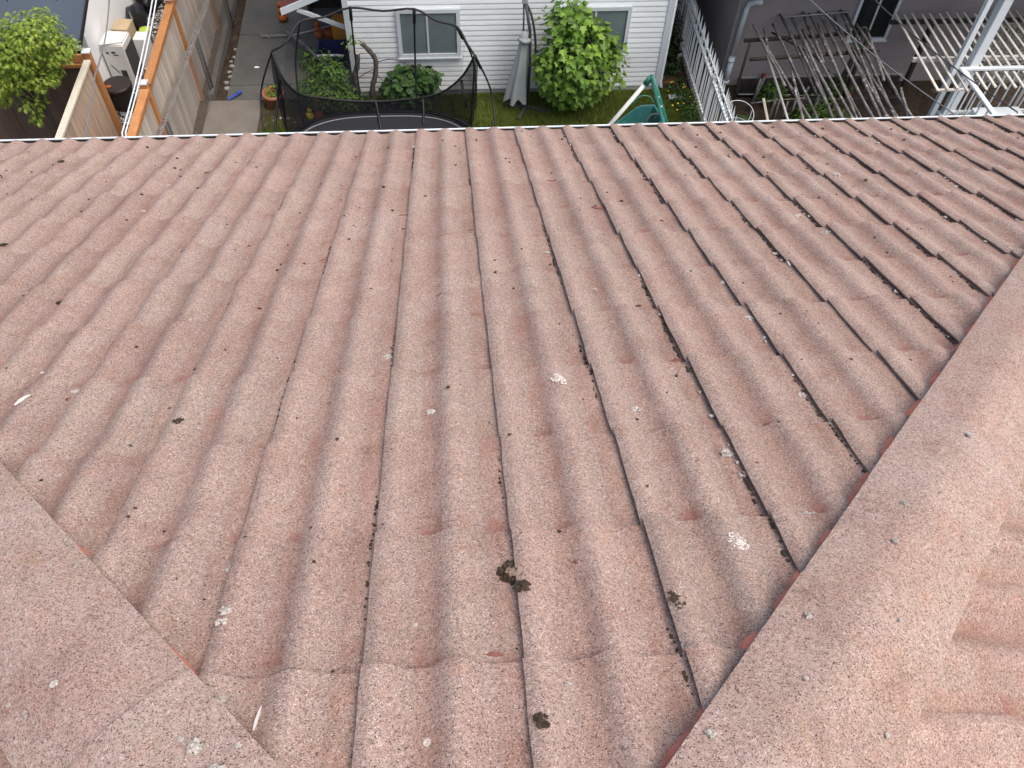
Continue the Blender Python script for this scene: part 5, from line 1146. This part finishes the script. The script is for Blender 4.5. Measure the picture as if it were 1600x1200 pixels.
bush('bean_plant', (7.15, 12.95, 0), [((7.15, 12.95, .28), (.26, .2, .22), 170), ((6.85, 12.75, .15), (.3, .2, .12), 120)], .065, 'leaf', M['leaf_mid'], 'fresh green plant at the foot of the forked trellis post', 'plant', 2, .008, 101)
bush('bean_plant', (5.15, 11.9, 0), [((5.18, 12.05, .15), (.22, .25, .15), 150)], .065, 'leaf', M['leaf_mid'], 'bright low plant beside the white plant hoop', 'plant', 2, .008, 111)
bush('bean_plant', (6.95, 12.1, 0), [((6.9, 12.15, .14), (.4, .3, .12), 200)], .065, 'leaf', M['leaf_bush'], 'low green plant under the right end of the trellis', 'plant', 2, .008, 121)
b = MB(); b.blob((5.86, 13.36, .22), (.05, .05, .05), 5, 2, .4); rs_e = empty('rose', (5.86, 13.36, 0), 'single red rose against the base of the stucco wall', 'flower'); obj('bloom', b, plain('rose_red', (.35, .03, .04), .7, .2), rs_e); b = MB(); b.tube([(5.86, 13.36, .2), (5.9, 13.2, 0)], .006, 5); obj('stem', b, M['leaf_dark'], rs_e)

# ------------------------------------------------------------------ white slatted pergola
pg = empty('slat_pergola', (9.2, 12.2, 0), 'pergola of worn white slats on a white crossbar beside the stucco wall', 'pergola')
b = MB(); b.box((0, 0, 0), (.042, 2.15, .022)); mes = to_mesh('slat', b.v, b.f, M['slat_white'])
for i in range(22):
    x = 7.76 + i * .158; rd = random.Random(i + 40); o = link('slat', mes, pg, Vector((x, 12.12 + rd.uniform(-.05, .05), 1.52)) - pg.location); o.rotation_euler = (rd.uniform(-.01, .01), 0, rd.uniform(-.012, .012))
for y in (11.93, 13.02):
    b = MB(); b.span((7.66, y - .025, 1.44), (11.4, y + .025, 1.507)); obj('crossbar', b, M['slat_white'] if y < 12 else M['dark_wood'], pg)
b = MB(); b.span((7.78, 11.06, 1.48), (8.3, 11.10, 1.507)); obj('end_batten', b, M['slat_white'], pg)
b = MB(); b.beam((8.42, 13.02, 0), (8.42, 13.02, 1.44), .07, .07, (0, 1, 0)); obj('post', b, M['dark_wood'], pg)
for x, y in ((11.2, 13.0), (11.2, 11.9), (9.9, 11.93)):
    b = MB(); b.beam((x, y, 0), (x, y, 1.44), .06, .06, (0, 1, 0)); obj('post', b, M['slat_white'], pg)

# ------------------------------------------------------------------ white stair landing on the far right
dk_ = empty('white_landing', (9.3, 11.0, 0), 'white railed landing with two tall posts at the right edge', 'landing')
DY = 11.5
b = MB(); b.span((8.12, DY - .04, 0), (8.205, DY + .045, 3.4)); bevel(obj('post', b, M['white_alu'], dk_), .006)
b = MB(); b.span((8.42, DY + .02, 0), (8.57, DY + .17, 3.4)); bevel(obj('post', b, M['white_alu'], dk_), .008)['label'] = 'thicker post'
b = MB(); b.span((8.2, DY - .02, 2.86), (11.3, DY + .1, 2.98)); obj('beam', b, M['white_alu'], dk_)
b = MB(); b.beam((9.05, 11.75, 2.75), (9.75, 11.05, 2.72), .10, .14); obj('brace', b, M['white_alu'], dk_)
b = MB(); b.span((8.24, DY - .03, 1.55), (11.3, DY + .03, 1.605)); bevel(obj('rail', b, M['white_alu'], dk_), .01)
b = MB(); b.beam((8.28, DY - .03, 1.585), (8.42, 9.4, 1.55), .085, .05); bevel(obj('rail', b, M['white_alu'], dk_), .01)
b = MB(); b.box((0, 0, .39), (.02, .02, .78)); mb_ = to_mesh('baluster', b.v, b.f, M['white_alu'])
for i in range(15): link('baluster', mb_, dk_, Vector((8.72 + i * .185, DY, .77)) - dk_.location)
for i in range(9): link('baluster', mb_, dk_, Vector((8.30 + i * .012, DY - .2 - i * .2, .77)) - dk_.location)
b = MB(); b.span((8.22, 9.3, .60), (11.3, DY + .06, .70)); obj('deck', b, M['conc_trim'], dk_)
b = MB(); b.span((8.24, DY - .025, .72), (11.3, DY + .025, .765)); obj('rail', b, M['white_alu'], dk_)
b = MB(); b.span((8.26, 9.4, .72), (8.30, DY - .03, .765)); obj('rail', b, M['white_alu'], dk_)
for x in (8.34,):
    b = MB(); b.span((8.30, DY - .10, .70), (8.40, DY - .0, 1.55)); obj('rail_post', b, M['white_alu'], dk_)
b = MB(); c = Vector((9.05, 11.0, .70)); b.add([c + Vector((sx * w, sy * d, z)) for w, d, z in ((.36, .24, 0), (.41, .28, .30)) for sx, sy in ((-1, -1), (1, -1), (1, 1), (-1, 1))], [(3, 2, 1, 0), (4, 5, 6, 7), (0, 1, 5, 4), (1, 2, 6, 5), (2, 3, 7, 6), (3, 0, 4, 7)]); tag(bevel(obj('storage_tub', b, M['trim']), .02, 2), 'pale grey storage tub standing on the white landing', 'tub')
pe = empty('leafy_planter', (9.72, 11.0, .70), 'dark green planter with glossy emerald leaves on the landing', 'planter')
b = MB(); b.lathe((9.72, 10.95, .70), [(.17, 0), (.22, .24), (.20, .24), (.0, .22)], 18); obj('pot', b, plain('dark_green_pot', (.03, .09, .06), .5, .4), pe, True)
tag(obj('foliage', leaves_mb(leaf_frames(60, (9.75, 10.98, 1.05), (.27, .22, .14), 8, .2, .4), .17, 'leaf', 1.3), M['leaf_emerald'], pe), kind='stuff')
bpy.context.view_layer.update()
